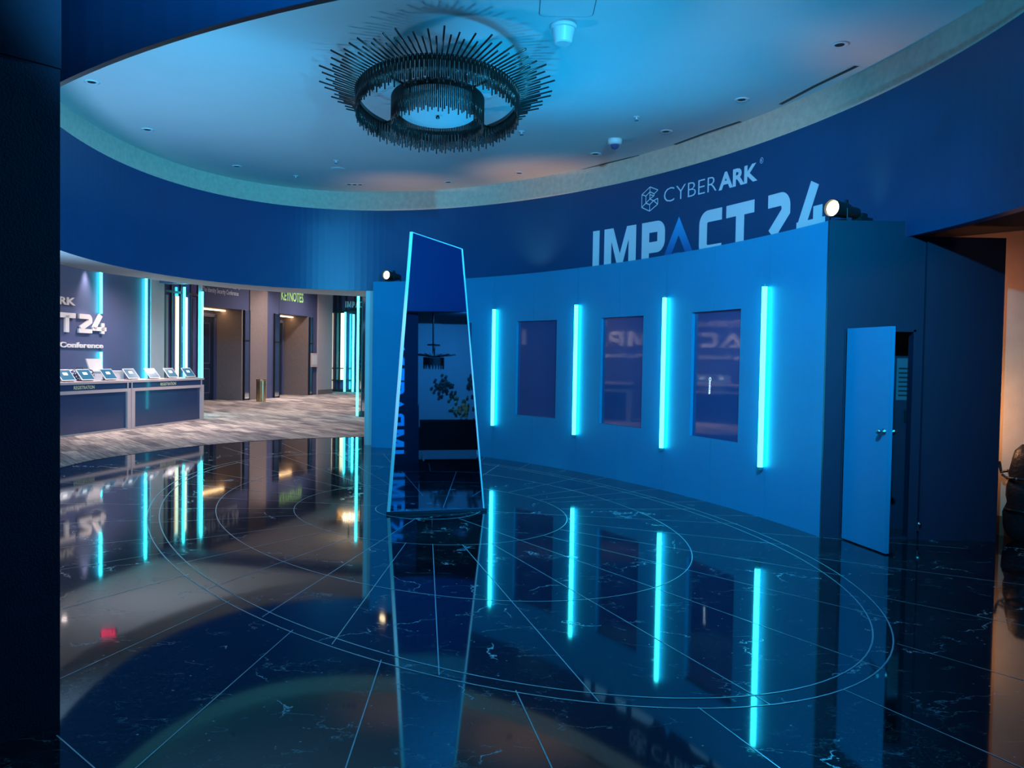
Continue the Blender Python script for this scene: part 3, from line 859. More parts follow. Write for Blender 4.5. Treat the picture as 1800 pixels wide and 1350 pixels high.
# emblem: line-drawn hexagonal cube
mb = MB(); hx0, hx1 = 0.262, 0.209
# pixel-free emblem coordinates in a unit box
E = {'T': (0.5, 1.0), 'TR': (0.97, 0.80), 'R2': (0.97, 0.62), 'BR': (0.97, 0.22), 'B': (0.5, 0.0), 'BL': (0.03, 0.22), 'TL': (0.03, 0.75),
     't': (0.5, 0.80), 'tr': (0.75, 0.68), 'r': (0.97, 0.46), 'b': (0.5, 0.27), 'bl': (0.27, 0.36), 'tl': (0.27, 0.66), 'c': (0.5, 0.5), 'cr': (0.72, 0.40), 'cl': (0.5, 0.68), 'q': (0.75, 0.6)}
for a, b in (('T', 'TR'), ('TR', 'tr'), ('T', 'TL'), ('TL', 'BL'), ('BL', 'B'), ('B', 'BR'), ('BR', 'r'), ('r', 'cr'), ('T', 't'), ('t', 'tr'), ('t', 'tl'), ('tl', 'TL'), ('tl', 'bl'), ('bl', 'BL'), ('bl', 'b'), ('b', 'B'), ('b', 'cr'), ('cr', 'BR'), ('t', 'cl'), ('cl', 'c'), ('c', 'bl'), ('c', 'cr'), ('cl', 'q'), ('q', 'tr'), ('c', 'q')):
    vs, fs = stroke([E[a], E[b]], 0.038)
    mb.add([band_pt(lerp(hx0, hx1, x), 3.83 + 0.35 * y) for x, y in vs], fs)
mb.build('printed_emblem', M['whitevinyl'], band)['label'] = 'line-drawn hexagonal emblem before the wordmark'

# ================================================================== MIRRORED OBELISK
ob = empty('mirrored_obelisk', (-0.78, 8.9, 0)); tag(ob, 'tall tapering mirrored obelisk with bright edges on the centre of the floor', 'obelisk')
an = math.radians(17.3); od = Vector((math.cos(an), math.sin(an), 0)); al = math.radians(1.5)
F = [Vector(p) for p in ((-1.268, 8.642, 0.03), (-0.285, 8.948, 0.03), (-0.560, 8.940, 2.814), (-1.085, 8.780, 2.963))]
fn = (F[1] - F[0]).cross(F[3] - F[0]).normalized()
if fn.y > 0: fn = -fn
back = Vector((-0.42, 0.907, 0))
bk0 = (F[0] + F[1]) / 2 - Vector((fn.x, fn.y, 0)) * 0.80; bk0.z = 0.03
bk1 = (F[2] + F[3]) / 2 - Vector((fn.x, fn.y, 0)) * 0.42; bk1.z = 2.88
mesh_obj('mirror_face', [F[0], F[1], F[2], F[3]], [(0, 1, 2, 3)], M['mirror'], ob)['label'] = 'blue-tinted mirror face'
mesh_obj('side_face', [F[1], bk0, bk1, F[2]], [(0, 1, 2, 3)], M['mirror'], ob)
mesh_obj('side_face', [bk0, F[0], F[3], bk1], [(0, 1, 2, 3)], M['mirror'], ob)
mesh_obj('top_cap', [F[3], F[2], bk1], [(0, 1, 2)], M['trimwhite'], ob)
for a, b, w, nm in ((F[0], F[3], 0.032, 'edge_trim'), (F[1], F[2], 0.014, 'edge_trim')):
    ax = (b - a).normalized(); sd = ax.cross(fn).normalized()
    mb = MB(); c = fn * 0.012
    vs = [a - sd * w / 2 + c, a + sd * w / 2 + c, b + sd * w / 2 + c, b - sd * w / 2 + c, a - sd * w / 2 - c, a + sd * w / 2 - c, b + sd * w / 2 - c, b - sd * w / 2 - c]
    mb.add(vs, [(0, 1, 2, 3), (4, 7, 6, 5), (0, 4, 5, 1), (1, 5, 6, 2), (2, 6, 7, 3), (3, 7, 4, 0)])
    mb.build(nm, M['trimwhite'] if w > 0.02 else M['trimwhite'], ob)
mb = MB(); mb.tube([F[3] + fn * 0.003, F[2] + fn * 0.003], 0.006); mb.build('top_trim', M['trimwhite'], ob)
mb = MB(); bb = [F[0] + fn * 0.03 - od * 0.03, F[1] + fn * 0.03 + od * 0.03, bk0 - fn * 0.03]
mb.prism([(p.x, p.y) for p in bb], 0.002, 0.03); mb.build('base_plate', M['paneldark'], ob)

# ================================================================== CHANDELIER
ch = empty('chandelier', (CX, CY, ZC)); tag(ch, 'oval sunburst chandelier of dark bronze rods under the ceiling', 'chandelier')
A2 = 0.10; cu_ = Vector((math.cos(A2), math.sin(A2), 0)); cv_ = Vector((-math.sin(A2), math.cos(A2), 0)); cc_ = Vector((CX + 0.045, CY - 0.03, 0))
ZR = 4.43


def ce(a, b, t, z): p = cc_ + cu_ * a * math.cos(t) + cv_ * b * math.sin(t); return Vector((p.x, p.y, z))


def oval_ring(a, b, z0, z1, th, n=96):
    vs = []; fs = []
    for k in range(n):
        t = 2 * PI * k / n
        vs += [ce(a, b, t, z0), ce(a, b, t, z1), ce(a - th, b - th, t, z1), ce(a - th, b - th, t, z0)]
    for i in range(n):
        j = (i + 1) % n
        for k in range(4): fs.append((4 * i + k, 4 * j + k, 4 * j + (k + 1) % 4, 4 * i + (k + 1) % 4))
    return MB().add(vs, fs)


OA, OB, IA, IB = 0.86, 1.32, 0.49, 0.74
oval_ring(OA - 0.012, OB - 0.012, 4.375, 4.415, 0.012).build('outer_ring', M['bronze'], ch)
oval_ring(IA - 0.012, IB - 0.012, 4.34, 4.39, 0.012).build('inner_ring', M['bronze'], ch)
mb = MB()
for k in range(4):
    t = PI / 4 + k * PI / 2; mb.tube([ce(IA - 0.02, IB - 0.02, t, 4.385), ce(OA - 0.02, OB - 0.02, t, 4.395)], 0.012)
    t = k * PI / 2; mb.tube([ce(IA * 0.6, IB * 0.6, t, 4.40), ce(IA * 0.6, IB * 0.6, t, ZC)], 0.008)
    mb.tube([ce(0, 0, t, 4.40), ce(IA - 0.02, IB - 0.02, t, 4.385)], 0.008)
mb.build('support_arm', M['bronze'], ch)
mb = MB(); nd = 48
vs = [ce(0, 0, 0, 4.235)] + [ce(0.2, 0.3, 2 * PI * k / nd, 4.24) for k in range(nd)] + [ce(0.42, 0.62, 2 * PI * k / nd, 4.27) for k in range(nd)] + [ce(0.45, 0.67, 2 * PI * k / nd, 4.30) for k in range(nd)]
fs = [(0, 1 + (k + 1) % nd, 1 + k) for k in range(nd)] + [(1 + k, 1 + (k + 1) % nd, 1 + nd + (k + 1) % nd, 1 + nd + k) for k in range(nd)] + [(1 + nd + k, 1 + nd + (k + 1) % nd, 1 + 2 * nd + (k + 1) % nd, 1 + 2 * nd + k) for k in range(nd)]
mb.add(vs, fs).build('diffuser_bowl', M['ceiling'], ch, True)['label'] = 'shallow pale diffuser bowl'
MB().lathe([(0.0, 4.195), (0.018, 4.205), (0.022, 4.22), (0.01, 4.236), (0.0, 4.238)], (cc_.x, cc_.y, 0), 12).build('finial', M['bronze'], ch)


def rods(n, a, b, fn_pts, name, rad, nsides=5, limit=100):
    order = sorted(range(n), key=lambda k: ce(a, b, 2 * PI * k / n, 0).y)
    keep = set(order[:limit]); rest = MB()
    for k in range(n):
        pts = fn_pts(k, 2 * PI * (k + 0.5) / n)
        if k in keep: MB().tube(pts, rad, nsides).build(name, M['bronze'], ch, True)
        else: rest.tube(pts, rad, nsides)
    if rest.v:
        o = rest.build(name, M['bronze'], ch, True); o['kind'] = 'stuff'


def spike(k, t):
    base = ce(OA, OB, t, 0); d = (cu_ * OB * math.cos(t) + cv_ * OA * math.sin(t)).normalized()
    L = 0.74 * (0.50, 0.33, 0.40, 0.28, 0.46, 0.31)[k % 6] + random.uniform(-0.02, 0.02)
    dz = 0.10 * L / 0.4
    return [Vector((base.x, base.y, 4.30)), Vector((base.x, base.y, ZR - 0.03)), Vector((base.x, base.y, ZR)) + d * 0.012 + Vector((0, 0, -0.006)), Vector((base.x, base.y, ZR)) + d * 0.04,
            Vector((base.x, base.y, ZR + dz)) + d * L]


def hang(k, t):
    base = ce(OA - 0.004, OB - 0.004, t, 0); lo = (4.19, 4.215, 4.155, 4.20, 4.175)[k % 5] + random.uniform(-0.012, 0.012)
    return [Vector((base.x, base.y, ZR - 0.005)), Vector((base.x, base.y, lo))]


def hang_in(k, t):
    base = ce(IA, IB, t, 0); lo = (4.10, 4.12, 4.06, 4.11, 4.08)[k % 5] + random.uniform(-0.012, 0.012)
    return [Vector((base.x, base.y, 4.40)), Vector((base.x, base.y, lo))]


rods(120, OA, OB, spike, 'sunburst_rod', 0.009)
rods(250, OA, OB, hang, 'hanging_rod', 0.0078)
rods(150, IA, IB, hang_in, 'inner_rod', 0.0072)

# ================================================================== CEILING FITTINGS
dl_pos = [((3.094, 8.067), 'recessed ceiling downlight nearest the top right corner'), ((2.626, 9.782), 'recessed ceiling downlight above the number 24 of the title'),
          ((1.999, 11.179), 'recessed ceiling downlight above the wordmark'), ((1.187, 12.453), 'recessed ceiling downlight left of the dome camera'),
          ((0.063, 13.8), 'recessed ceiling downlight over the warm-lit stretch of cornice'), ((-1.171, 14.602), 'recessed ceiling downlight at the far end of the oval ceiling'),
          ((-4.835, 9.544), 'recessed ceiling downlight nearest the dark left wall'), ((-5.068, 11.519), 'second recessed ceiling downlight from the dark left wall'),
          ((-4.551, 13.666), 'recessed ceiling downlight over the left part of the hall opening')]
proto = None
for (x, y), lab in dl_pos:
    if proto is None:
        proto = empty('downlight', (x, y, ZC))
        MB().lathe([(0.058, -0.001), (0.082, -0.001), (0.085, -0.006), (0.06, -0.012), (0.052, -0.004)], (x, y, ZC), 28).build('trim_ring', M['white'], proto, True)
        MB().lathe([(0.0, -0.0015), (0.02, -0.0016), (0.054, -0.0035)], (x, y, ZC), 28).build('reflector', M['steel'], proto, True)
        MB().lathe([(0.0, -0.0060), (0.044, -0.0062), (0.046, -0.004)], (x - 0.004, y + 0.006, ZC), 20).build('lamp', M['black'], proto)
        d = proto
    else:
        d = copy_tree(proto, Vector((x, y, ZC)) - proto.location)
    tag(d, lab, 'ceiling light', 'unlit downlights round the oval ceiling')
for (a, b), lab in ((((3.121, 9.93), (3.482, 8.629)), 'black slot air diffuser nearest the top right corner of the ceiling'), (((2.241, 11.834), (2.847, 10.659)), 'black slot air diffuser above the title, middle of three'), (((1.066, 13.499), (1.847, 12.49)), 'black slot air diffuser farthest along the cornice')):
    A = Vector((*a, ZC)); B = Vector((*b, ZC)); d = (B - A).normalized(); n = Vector((-d.y, d.x, 0))
    mid = (A + B) / 2 + n * (-0.02)
    root = empty('slot_diffuser', A); tag(root, lab, 'air vent', 'slot diffusers beside the cornice')
    P_ = [A, mid, B]
    for nm, w, z, m_ in (('frame', 0.045, ZC - 0.003, M['ceiling']), ('slot', 0.026, ZC - 0.0045, M['black'])):
        vs = []
        for p in P_: vs += [Vector((p.x, p.y, z)) + n * w, Vector((p.x, p.y, z)) - n * w, Vector((p.x, p.y, z - 0.002)) - n * w, Vector((p.x, p.y, z - 0.002)) + n * w]
        fs = []
        for i in range(2):
            for k in range(4): fs.append((4 * i + k, 4 * i + (k + 1) % 4, 4 * i + 4 + (k + 1) % 4, 4 * i + 4 + k))
        fs += [(0, 1, 2, 3), (11, 10, 9, 8)]
        mesh_obj(nm, vs, fs, m_, root)
dc = empty('dome_camera', (1.372, 11.633, ZC)); tag(dc, 'white dome security camera on the ceiling above the emblem', 'security camera')
MB().lathe([(0.098, 0), (0.10, -0.02), (0.095, -0.06), (0.07, -0.075), (0.055, -0.075)], (1.372, 11.633, ZC), 28).build('housing', M['white'], dc, True)
MB().lathe([(0.062, -0.07), (0.058, -0.10), (0.04, -0.13), (0.0, -0.142)], (1.372, 11.633, ZC), 24).build('dome', M['glass'], dc, True)
bd = empty('smoke_detector', (0.415, 7.732, ZC)); tag(bd, 'white tapered smoke detector on the ceiling right of the chandelier', 'smoke detector')
MB().lathe([(0.125, 0), (0.125, -0.025), (0.115, -0.035), (0.10, -0.035)], (0.415, 7.732, ZC), 32).build('base_ring', M['white'], bd, True)
MB().lathe([(0.108, -0.03), (0.082, -0.155), (0.07, -0.165), (0.0, -0.165)], (0.415, 7.732, ZC), 32).build('body', M['white'], bd, False)
# access hatch outline on the ceiling
hx, hy, hx2, hy2 = 0.19, 7.02, 0.66, 7.52
ah = empty('access_hatch', ((hx + hx2) / 2, (hy + hy2) / 2, ZC)); tag(ah, 'flush white access hatch with rounded corners at the top of the ceiling', 'hatch')


def rrect(x0, y0, x1, y1, r, n=6):
    out = []
    for cx_, cy_, a0 in ((x1 - r, y1 - r, 0), (x0 + r, y1 - r, 90), (x0 + r, y0 + r, 180), (x1 - r, y0 + r, 270)):
        out += [(cx_ + r * math.cos(math.radians(a0 + 90 * k / n)), cy_ + r * math.sin(math.radians(a0 + 90 * k / n))) for k in range(n + 1)]
    return out


MB().prism(rrect(hx, hy, hx2, hy2, 0.06), ZC - 0.004, ZC - 0.0005).build('lid', M['ceiling'], ah)
o_ = rrect(hx - 0.006, hy - 0.006, hx2 + 0.006, hy2 + 0.006, 0.066); i_ = rrect(hx, hy, hx2, hy2, 0.06)
mb = MB(); n = len(o_)
mb.add([(x, y, ZC - 0.003) for x, y in o_] + [(x, y, ZC - 0.003) for x, y in i_], [(k, (k + 1) % n, n + (k + 1) % n, n + k) for k in range(n)])
mb.build('gap', M['paneldark'], ah)
for (x, y), lab in (((1.511, 10.55), 'small sprinkler head on the ceiling above the emblem'), ((-2.827, 13.169), 'small sprinkler head on the ceiling beside the round speaker'), ((-3.761, 14.328), 'small sprinkler head on the ceiling over the hall opening'), ((0.073, 11.309), 'small sprinkler head on the ceiling right below the chandelier')):
    r_ = empty('sprinkler', (x, y, ZC)); tag(r_, lab, 'sprinkler', 'ceiling sprinklers')
    MB().lathe([(0.04, 0), (0.038, -0.008), (0.012, -0.01), (0.01, -0.03), (0.0, -0.031)], (x, y, ZC), 16).build('escutcheon', M['white'], r_)
    MB().lathe([(0.0, -0.045), (0.028, -0.046), (0.028, -0.049), (0.0, -0.05)], (x, y, ZC), 12).build('deflector', M['steel'], r_)
spk = MB().lathe([(0.115, 0), (0.12, -0.006), (0.105, -0.012), (0.0, -0.014)], (-2.907, 13.72, ZC), 32).build('ceiling_speaker', M['ceiling'])
tag(spk, 'flush round white ceiling speaker at the far left of the oval ceiling', 'speaker')
tf = empty('triple_fitting', (-2.87, 14.935, ZC)); tag(tf, 'row of three tiny dark pinhole fittings by the far cornice', 'ceiling light')
MB().box(-3.03, -2.71, 14.90, 14.97, ZC - 0.006, ZC - 0.0005).build('plate', M['ceiling'], tf)
for k in (-1, 0, 1): MB().lathe([(0.035, -0.006), (0.03, -0.012), (0.0, -0.009)], (-2.87 + k * 0.1, 14.935, ZC), 14).build('pinhole', M['black'], tf)

# ================================================================== REGISTRATION HALL
def htext(body, s0, s1, z, cap, bold=0.02, thick=0.03, mb=None):
    mb = mb or MB(); text_on(mb, body, lambda x, y, d: hw(x, y, 0.012 + d), s0, s1, z, cap, bold, thick); return mb


rl = empty('wall_lettering', (*hw(1.0)[:2], 1.73)); tag(rl, 'white raised lettering IMPACT 24 on the registration wall', 'lettering')
htext('CYBERARK', 0.15, 2.05, 2.655, 0.155, 0.03).build('wordmark_letters', M['whiteletter'], rl)
mb = MB()
for c_, a, b in (('I', -1.35, -1.21), ('M', -1.10, -0.44), ('P', -0.33, 0.09), ('A', 0.15, 0.85), ('C', 0.95, 1.42), ('T', 1.52, 2.03), ('2', 2.137, 2.555), ('4', 2.57, 3.027)):
    w = (b - a) / 0.42
    glyph_mesh(mb, c_, w, lambda x, y, d: hw(a + x * 0.42, 2.06 + y * 0.42, 0.012 + d), 0.26, 0.05)
mb.build('title_letters', M['whiteletter'], rl)
htext('The Identity Security Conference', -0.95, 2.952, 1.735, 0.11, 0.025).build('tagline_letters', M['whiteletter'], rl)


def wall_tube(f, s, z0, z1, label, group, rad=0.03):
    b = f(s, z0, 0.05); root = empty('light_tube', b); tag(root, label, 'light', group)
    MB().lathe([(rad, z0 + 0.02), (rad, z1 - 0.02)], (b.x, b.y, 0), 14).build('tube', M['tube'], root, True)
    MB().lathe([(rad * 1.1, z0), (rad * 1.1, z0 + 0.021), (0, z0 + 0.022)], (b.x, b.y, 0), 14).build('end_cap', M['tubecap'], root)
    MB().lathe([(rad * 1.1, z1 - 0.021), (rad * 1.1, z1), (0, z1 + 0.001)], (b.x, b.y, 0), 14).build('end_cap', M['tubecap'], root)
    return root


gt = 'cyan light tubes of the registration hall'
wall_tube(hw, 2.853, 2.50, 3.5, 'cyan light tube on the registration wall above the number 24', gt)
wall_tube(hw, 2.857, 0.4, 1.667, 'short cyan light tube on the registration wall below the word Conference', gt)
wall_tube(hw, 4.507, 0.3, 3.5, 'full-height cyan light tube near the end of the registration wall', gt)

# counters
D0 = Vector((-8.608, 15.902, 0)); DE = HE


def dk(s, z=0.0, off=0.0): p = D0 + HE * s + HN * off; return Vector((p.x, p.y, z))


def counter(s0, s1, label, ts0, ts1):
    root = empty('registration_counter', dk((s0 + s1) / 2)); tag(root, label, 'counter', 'registration counters')
    mb = MB(); slab(mb, dk, s0, s1, -0.02, 0.62, 1.0, 1.05); mb.build('worktop', M['counter'], root)
    mb = MB(); slab(mb, dk, s0 + 0.0, s1, 0.01, 0.60, 0.876, 0.999); mb.build('fascia', M['counterblue'], root)
    mb = MB(); slab(mb, dk, s0, s1, -0.015, 0.60, 0.81, 0.875); mb.build('rail', M['counter'], root)
    mb = MB(); slab(mb, dk, s0 + 0.12, s1 - 0.12, 0.03, 0.58, 0.03, 0.809); mb.build('front_panel', M['counterblue'], root)
    mb = MB(); slab(mb, dk, s0 + 0.12, s1 - 0.12, 0.0, 0.55, 0.0, 0.029); mb.build('plinth', M['counter'], root)
    for a in (s0, s1 - 0.118):
        mb = MB(); slab(mb, dk, a, a + 0.118, -0.015, 0.60, 0.0, 0.809); slab(mb, dk, a, a + 0.03, -0.016, 0.0, 0.876, 0.999); mb.build('post', M['counter'], root)
    mb = MB(); text_on(mb, 'REGISTRATION', lambda x, y, d: dk(x, y, 0.004), ts0, ts1, 0.905, 0.065, 0.02)
    mb.build('printed_sign', M['limeprint'], root)['label'] = 'yellow REGISTRATION wording'
    return root


counter(-0.80, 2.03, 'registration counter cut off by the dark left wall', 0.31, 0.90)
counter(2.05, 4.86, 'registration counter with pale frame at the hall end', 3.10, 3.70)

# tablets on the counters
tabs = [(0.39, 'tablet half hidden at the dark left wall on the counter'), (0.95, 'tablet in front of the patterned bag on the counter'), (1.65, 'tablet in front of the white printer on the counter'),
        (2.40, 'dark tablet just right of the counter joint'), (3.15, 'tablet under the full-height cyan tube of the hall'), (3.87, 'tablet above the right REGISTRATION wording'), (4.60, 'last tablet at the free end of the counter')]
proto = None
for s, lab in tabs:
    if proto is None:
        b = dk(s, 1.05, 0.2); proto = empty('tablet', b); c = b
        X = HE; tilt = math.radians(38); Zt = (Vector((0, 0, 1)) * math.cos(tilt) + HN * math.sin(tilt)); Nt = X.cross(Zt).normalized()
        if Nt.dot(-HN) < 0: Nt = -Nt
        q0 = b - HN * 0.03 + Vector((0, 0, 0.022))
        def tq(x, z, n): return q0 + X * x + Zt * z + Nt * n
        def tb_(mb, x0, x1, z0, z1, n0, n1):
            v = [tq(x, z, n_) for n_ in (n0, n1) for x, z in ((x0, z0), (x1, z0), (x1, z1), (x0, z1))]
            mb.add(v, [(0, 3, 2, 1), (4, 5, 6, 7), (0, 1, 5, 4), (1, 2, 6, 5), (2, 3, 7, 6), (3, 0, 4, 7)])
        mb = MB(); tb_(mb, -0.19, 0.19, 0.0, 0.27, -0.008, 0.008); mb.build('case', M['white'], proto)
        mb = MB(); tb_(mb, -0.175, 0.175, 0.015, 0.255, 0.008, 0.010); mb.build('screen', M['tabscreen'], proto)
        mb = MB(); tb_(mb, -0.06, 0.06, 0.13, 0.19, 0.010, 0.011); mb.build('logo_patch', M['tabwhite'], proto)
        mb = MB(); mb.prism([tuple((b + X * x + HN * y)[:2]) for x, y in ((-0.12, -0.04), (0.12, -0.04), (0.12, 0.14), (-0.12, 0.14))], 1.0505, 1.06)
        mb.tube([b + HN * 0.12 + Vector((0, 0, 0.008)), tq(0, 0.15, -0.008)], 0.012); mb.build('stand', M['black'], proto)
        o = proto
    else: o = copy_tree(proto, dk(s, 1.05, 0.2) - proto.location)
    tag(o, lab, 'tablet', 'tablets on the registration counters')
# printer with lid raised and patterned bag behind
pr_ = empty('label_printer', dk(1.95, 1.05, 0.45)); tag(pr_, 'white printer with its lid raised on the registration counter', 'printer')


def dslab(mb, s0, s1, o0, o1, z0, z1):
    p = [dk(s0, 0, o0), dk(s1, 0, o0), dk(s1, 0, o1), dk(s0, 0, o1)]; return mb.prism([(v.x, v.y) for v in p], z0, z1)


dslab(MB(), 1.62, 2.30, 0.36, 0.60, 1.0505, 1.22).build('body', M['white'], pr_)
dslab(MB(), 1.60, 2.32, 0.34, 0.61, 1.221, 1.245).build('body_lid', M['white'], pr_)
mb = MB(); p0, p1 = dk(1.50, 1.22, 0.56), dk(1.92, 1.22, 0.56); q0_, q1_ = dk(1.42, 1.50, 0.60), dk(1.84, 1.50, 0.60)
n_ = HN * 0.03
mb.add([p0, p1, q1_, q0_, p0 + n_, p1 + n_, q1_ + n_, q0_ + n_], [(0, 1, 2, 3), (7, 6, 5, 4), (0, 4, 5, 1), (1, 5, 6, 2), (2, 6, 7, 3), (3, 7, 4, 0)])
mb.build('raised_lid', M['whiteletter'], pr_)
dslab(MB(), 1.90, 2.02, 0.355, 0.359, 1.13, 1.14).build('slot', M['black'], pr_)
mpat = bpy.data.materials.new('spotted_cloth'); mpat.use_nodes = True
_nt = mpat.node_tree; _v = _nt.nodes.new('ShaderNodeTexVoronoi'); _v.inputs['Scale'].default_value = 22; _r = _nt.nodes.new('ShaderNodeValToRGB')
_r.color_ramp.interpolation = 'CONSTANT'; _r.color_ramp.elements[0].color = (0.6, 0.65, 0.75, 1); _r.color_ramp.elements[1].color = (0.02, 0.04, 0.1, 1); _r.color_ramp.elements[1].position = 0.42
_tc = _nt.nodes.new('ShaderNodeTexCoord'); _nt.links.new(_tc.outputs['Object'], _v.inputs['Vector']); _nt.links.new(_v.outputs['Distance'], _r.inputs[0]); _nt.links.new(_r.outputs[0], _nt.nodes['Principled BSDF'].inputs['Base Color'])
pbag = empty('cloth_bag', dk(1.05, 1.05, 0.45)); tag(pbag, 'spotted dark and white cloth bag beside the printer', 'bag')
mb = MB(); a0 = []
for z, k in ((1.0505, 0.9), (1.12, 1.0), (1.22, 0.96), (1.28, 0.82)):
    for x, y in ((-1, -1), (0, -1.15), (1, -1), (1.06, 0), (1, 1), (0, 1.15), (-1, 1), (-1.06, 0)): a0.append(dk(1.08 + x * 0.34 * k, z, 0.49 + y * 0.085 * k))
mb.add(a0, [(i * 8 + k, i * 8 + (k + 1) % 8, (i + 1) * 8 + (k + 1) % 8, (i + 1) * 8 + k) for i in range(3) for k in range(8)] + [tuple(range(24, 32))])
mb.build('body', mpat, pbag, True)
mb = MB(); mb.tube([dk(0.95, 1.27, 0.49), dk(1.0, 1.31, 0.49), dk(1.16, 1.31, 0.49), dk(1.2, 1.27, 0.49)], 0.01); mb.build('handle', M['black'], pbag)

# glazed frame after the registration wall
gf = empty('glazed_screen', hw(6.1)); tag(gf, 'dark framed glass screen with warm light strips behind the counter end', 'glass partition')
mb = MB()
for s in (5.31, 5.62, 6.02, 6.5, 6.86): slab(mb, hw, s, s + 0.05, -0.05, 0.02, 0.001, ZHC)
slab(mb, hw, 5.31, 6.91, -0.05, 0.02, 3.22, 3.28); slab(mb, hw, 5.31, 6.91, -0.05, 0.02, 0.001, 0.12)
mb.build('frame', M['black'], gf)
mb = MB(); slab(mb, hw, 5.32, 6.88, -0.03, -0.02, 0.12, ZHC); mb.build('glass_pane', M['glass'], gf)
for s, w, m_ in ((5.40, 0.10, 'beige'), (5.84, 0.13, 'warmstrip'), (6.16, 0.06, 'mirrorstrip'), (6.28, 0.09, 'warmstrip'), (6.62, 0.10, 'mirrorstrip')):
    mb = MB(); slab(mb, hw, s, s + w, -0.019, 0.0, 0.3, 3.15); mb.build('light_strip' if m_ == 'warmstrip' else 'metal_strip', M[m_], gf)
wall_tube(lambda s, z, o: hw(s, z, 0.10), 6.06, 0.05, 3.42, 'cyan light tube on the dark glazed screen between two warm strips', gt)
t355 = Vector((-8.40, 22.49, 0))
wall_tube(lambda s, z, o: Vector((t355.x, t355.y, z)), 0, 0.02, 3.34, 'cyan light tube at the free corner just left of the nearer hall doorway', gt)
# slim post behind that tube
tp = MB().prism([(-8.52, 22.52), (-8.44, 22.56), (-8.46, 22.66), (-8.54, 22.62)], 0.004, 4.9).build('slim_post', M['pale']); tag(tp, 'slim pale post behind the corner light tube', 'post')

# mirror strips on the keynotes wall
for ya, yb, lab in ((29.66, 30.0, 'narrow mirrored pilaster right of the nearer hall doorway'), (31.62, 31.98, 'narrow mirrored pilaster left of the doorway under KEYNOTES'), (34.26, 34.50, 'narrow mirrored pilaster right of the doorway under KEYNOTES')):
    root = empty('mirrored_pilaster', kw(ky((ya + yb) / 2))); tag(root, lab, 'pilaster', 'mirrored pilasters by the hall doorways')
    mb = MB(); slab(mb, kw, ky(ya) + 0.03, ky(yb) - 0.03, 0.0, 0.05, 0.06, 3.2); mb.build('mirror', M['mirrorstrip'], root)
    mb = MB(); slab(mb, kw, ky(ya), ky(ya) + 0.03, 0.0, 0.06, 0.001, 3.22); slab(mb, kw, ky(yb) - 0.03, ky(yb), 0.0, 0.06, 0.001, 3.22); slab(mb, kw, ky(ya), ky(yb), 0.0, 0.062, 2.1, 2.16)
    mb.build('frame', M['black'], root)
sf = empty('notice_frame', kw(ky(34.55), 1.17)); tag(sf, 'small pink notice frame on the pier right of the KEYNOTES doorway', 'notice')
mb = MB(); slab(mb, kw, ky(34.30), ky(34.85), 0.064, 0.09, 1.17, 1.74); mb.build('frame', M['counter'], sf)
mb = MB(); slab(mb, kw, ky(34.37), ky(34.78), 0.09, 0.094, 1.27, 1.66); mb.build('sheet', M['white'], sf)
# signs
mb = MB(); text_on(mb, 'KEYNOTES', lambda x, y, d: kw(x, y, 0.01), ky(32.12), ky(33.78), 3.78, 0.36, 0.02)
o = mb.build('sign_lettering', M['greenprint']); tag(o, 'green KEYNOTES lettering over the farther hall doorway', 'sign')
mb = MB(); text_on(mb, 'The Identity Security Conference', lambda x, y, d: kw(x, y, 0.01), ky(27.33), ky(29.34), 3.70, 0.15, 0.02)
text_on(mb, 'CYBERARK', lambda x, y, d: kw(x, y, 0.01), ky(27.9), ky(28.9), 4.62, 0.14, 0.03)
x0 = ky(27.33)
for c_, a, b in (('I', 0, 0.09), ('M', 0.16, 0.50), ('P', 0.57, 0.80), ('A', 0.83, 1.13), ('C', 1.17, 1.40), ('T', 1.43, 1.66), ('2', 1.74, 1.93), ('4', 1.95, 2.17)):
    glyph_mesh(mb, c_, (b - a) / 0.42, lambda x, y, d: kw(x0 + a + x * 0.42, 3.92 + y * 0.42, 0.012), 0.2)
o = mb.build('sign_lettering', M['whitevinyl']); tag(o, 'white conference lettering over the nearer hall doorway', 'sign')
# trash bin
tbn = empty('litter_bin', (-8.76, 29.0, 0.005)); tag(tbn, 'gold fluted litter bin standing in front of the taupe panel', 'bin')
prof = []
mb = MB(); n = 32; vs = []
for z, k in ((0.006, 1.0), (0.72, 1.0), (0.77, 1.04)):
    for i in range(n): r = 0.165 * k * (1 if i % 4 < 2 else 0.93); a = 2 * PI * i / n; vs.append((-8.76 + r * math.cos(a), 29.0 + r * math.sin(a), z))
mb.add(vs, [(j * n + i, j * n + (i + 1) % n, (j + 1) * n + (i + 1) % n, (j + 1) * n + i) for j in range(2) for i in range(n)]); mb.build('body', M['gold'], tbn)
MB().lathe([(0.172, 0.765), (0.172, 0.785), (0.11, 0.79), (0.10, 0.74), (0.0, 0.73)], (-8.76, 29.0, 0), 28).build('rim', M['gold'], tbn)

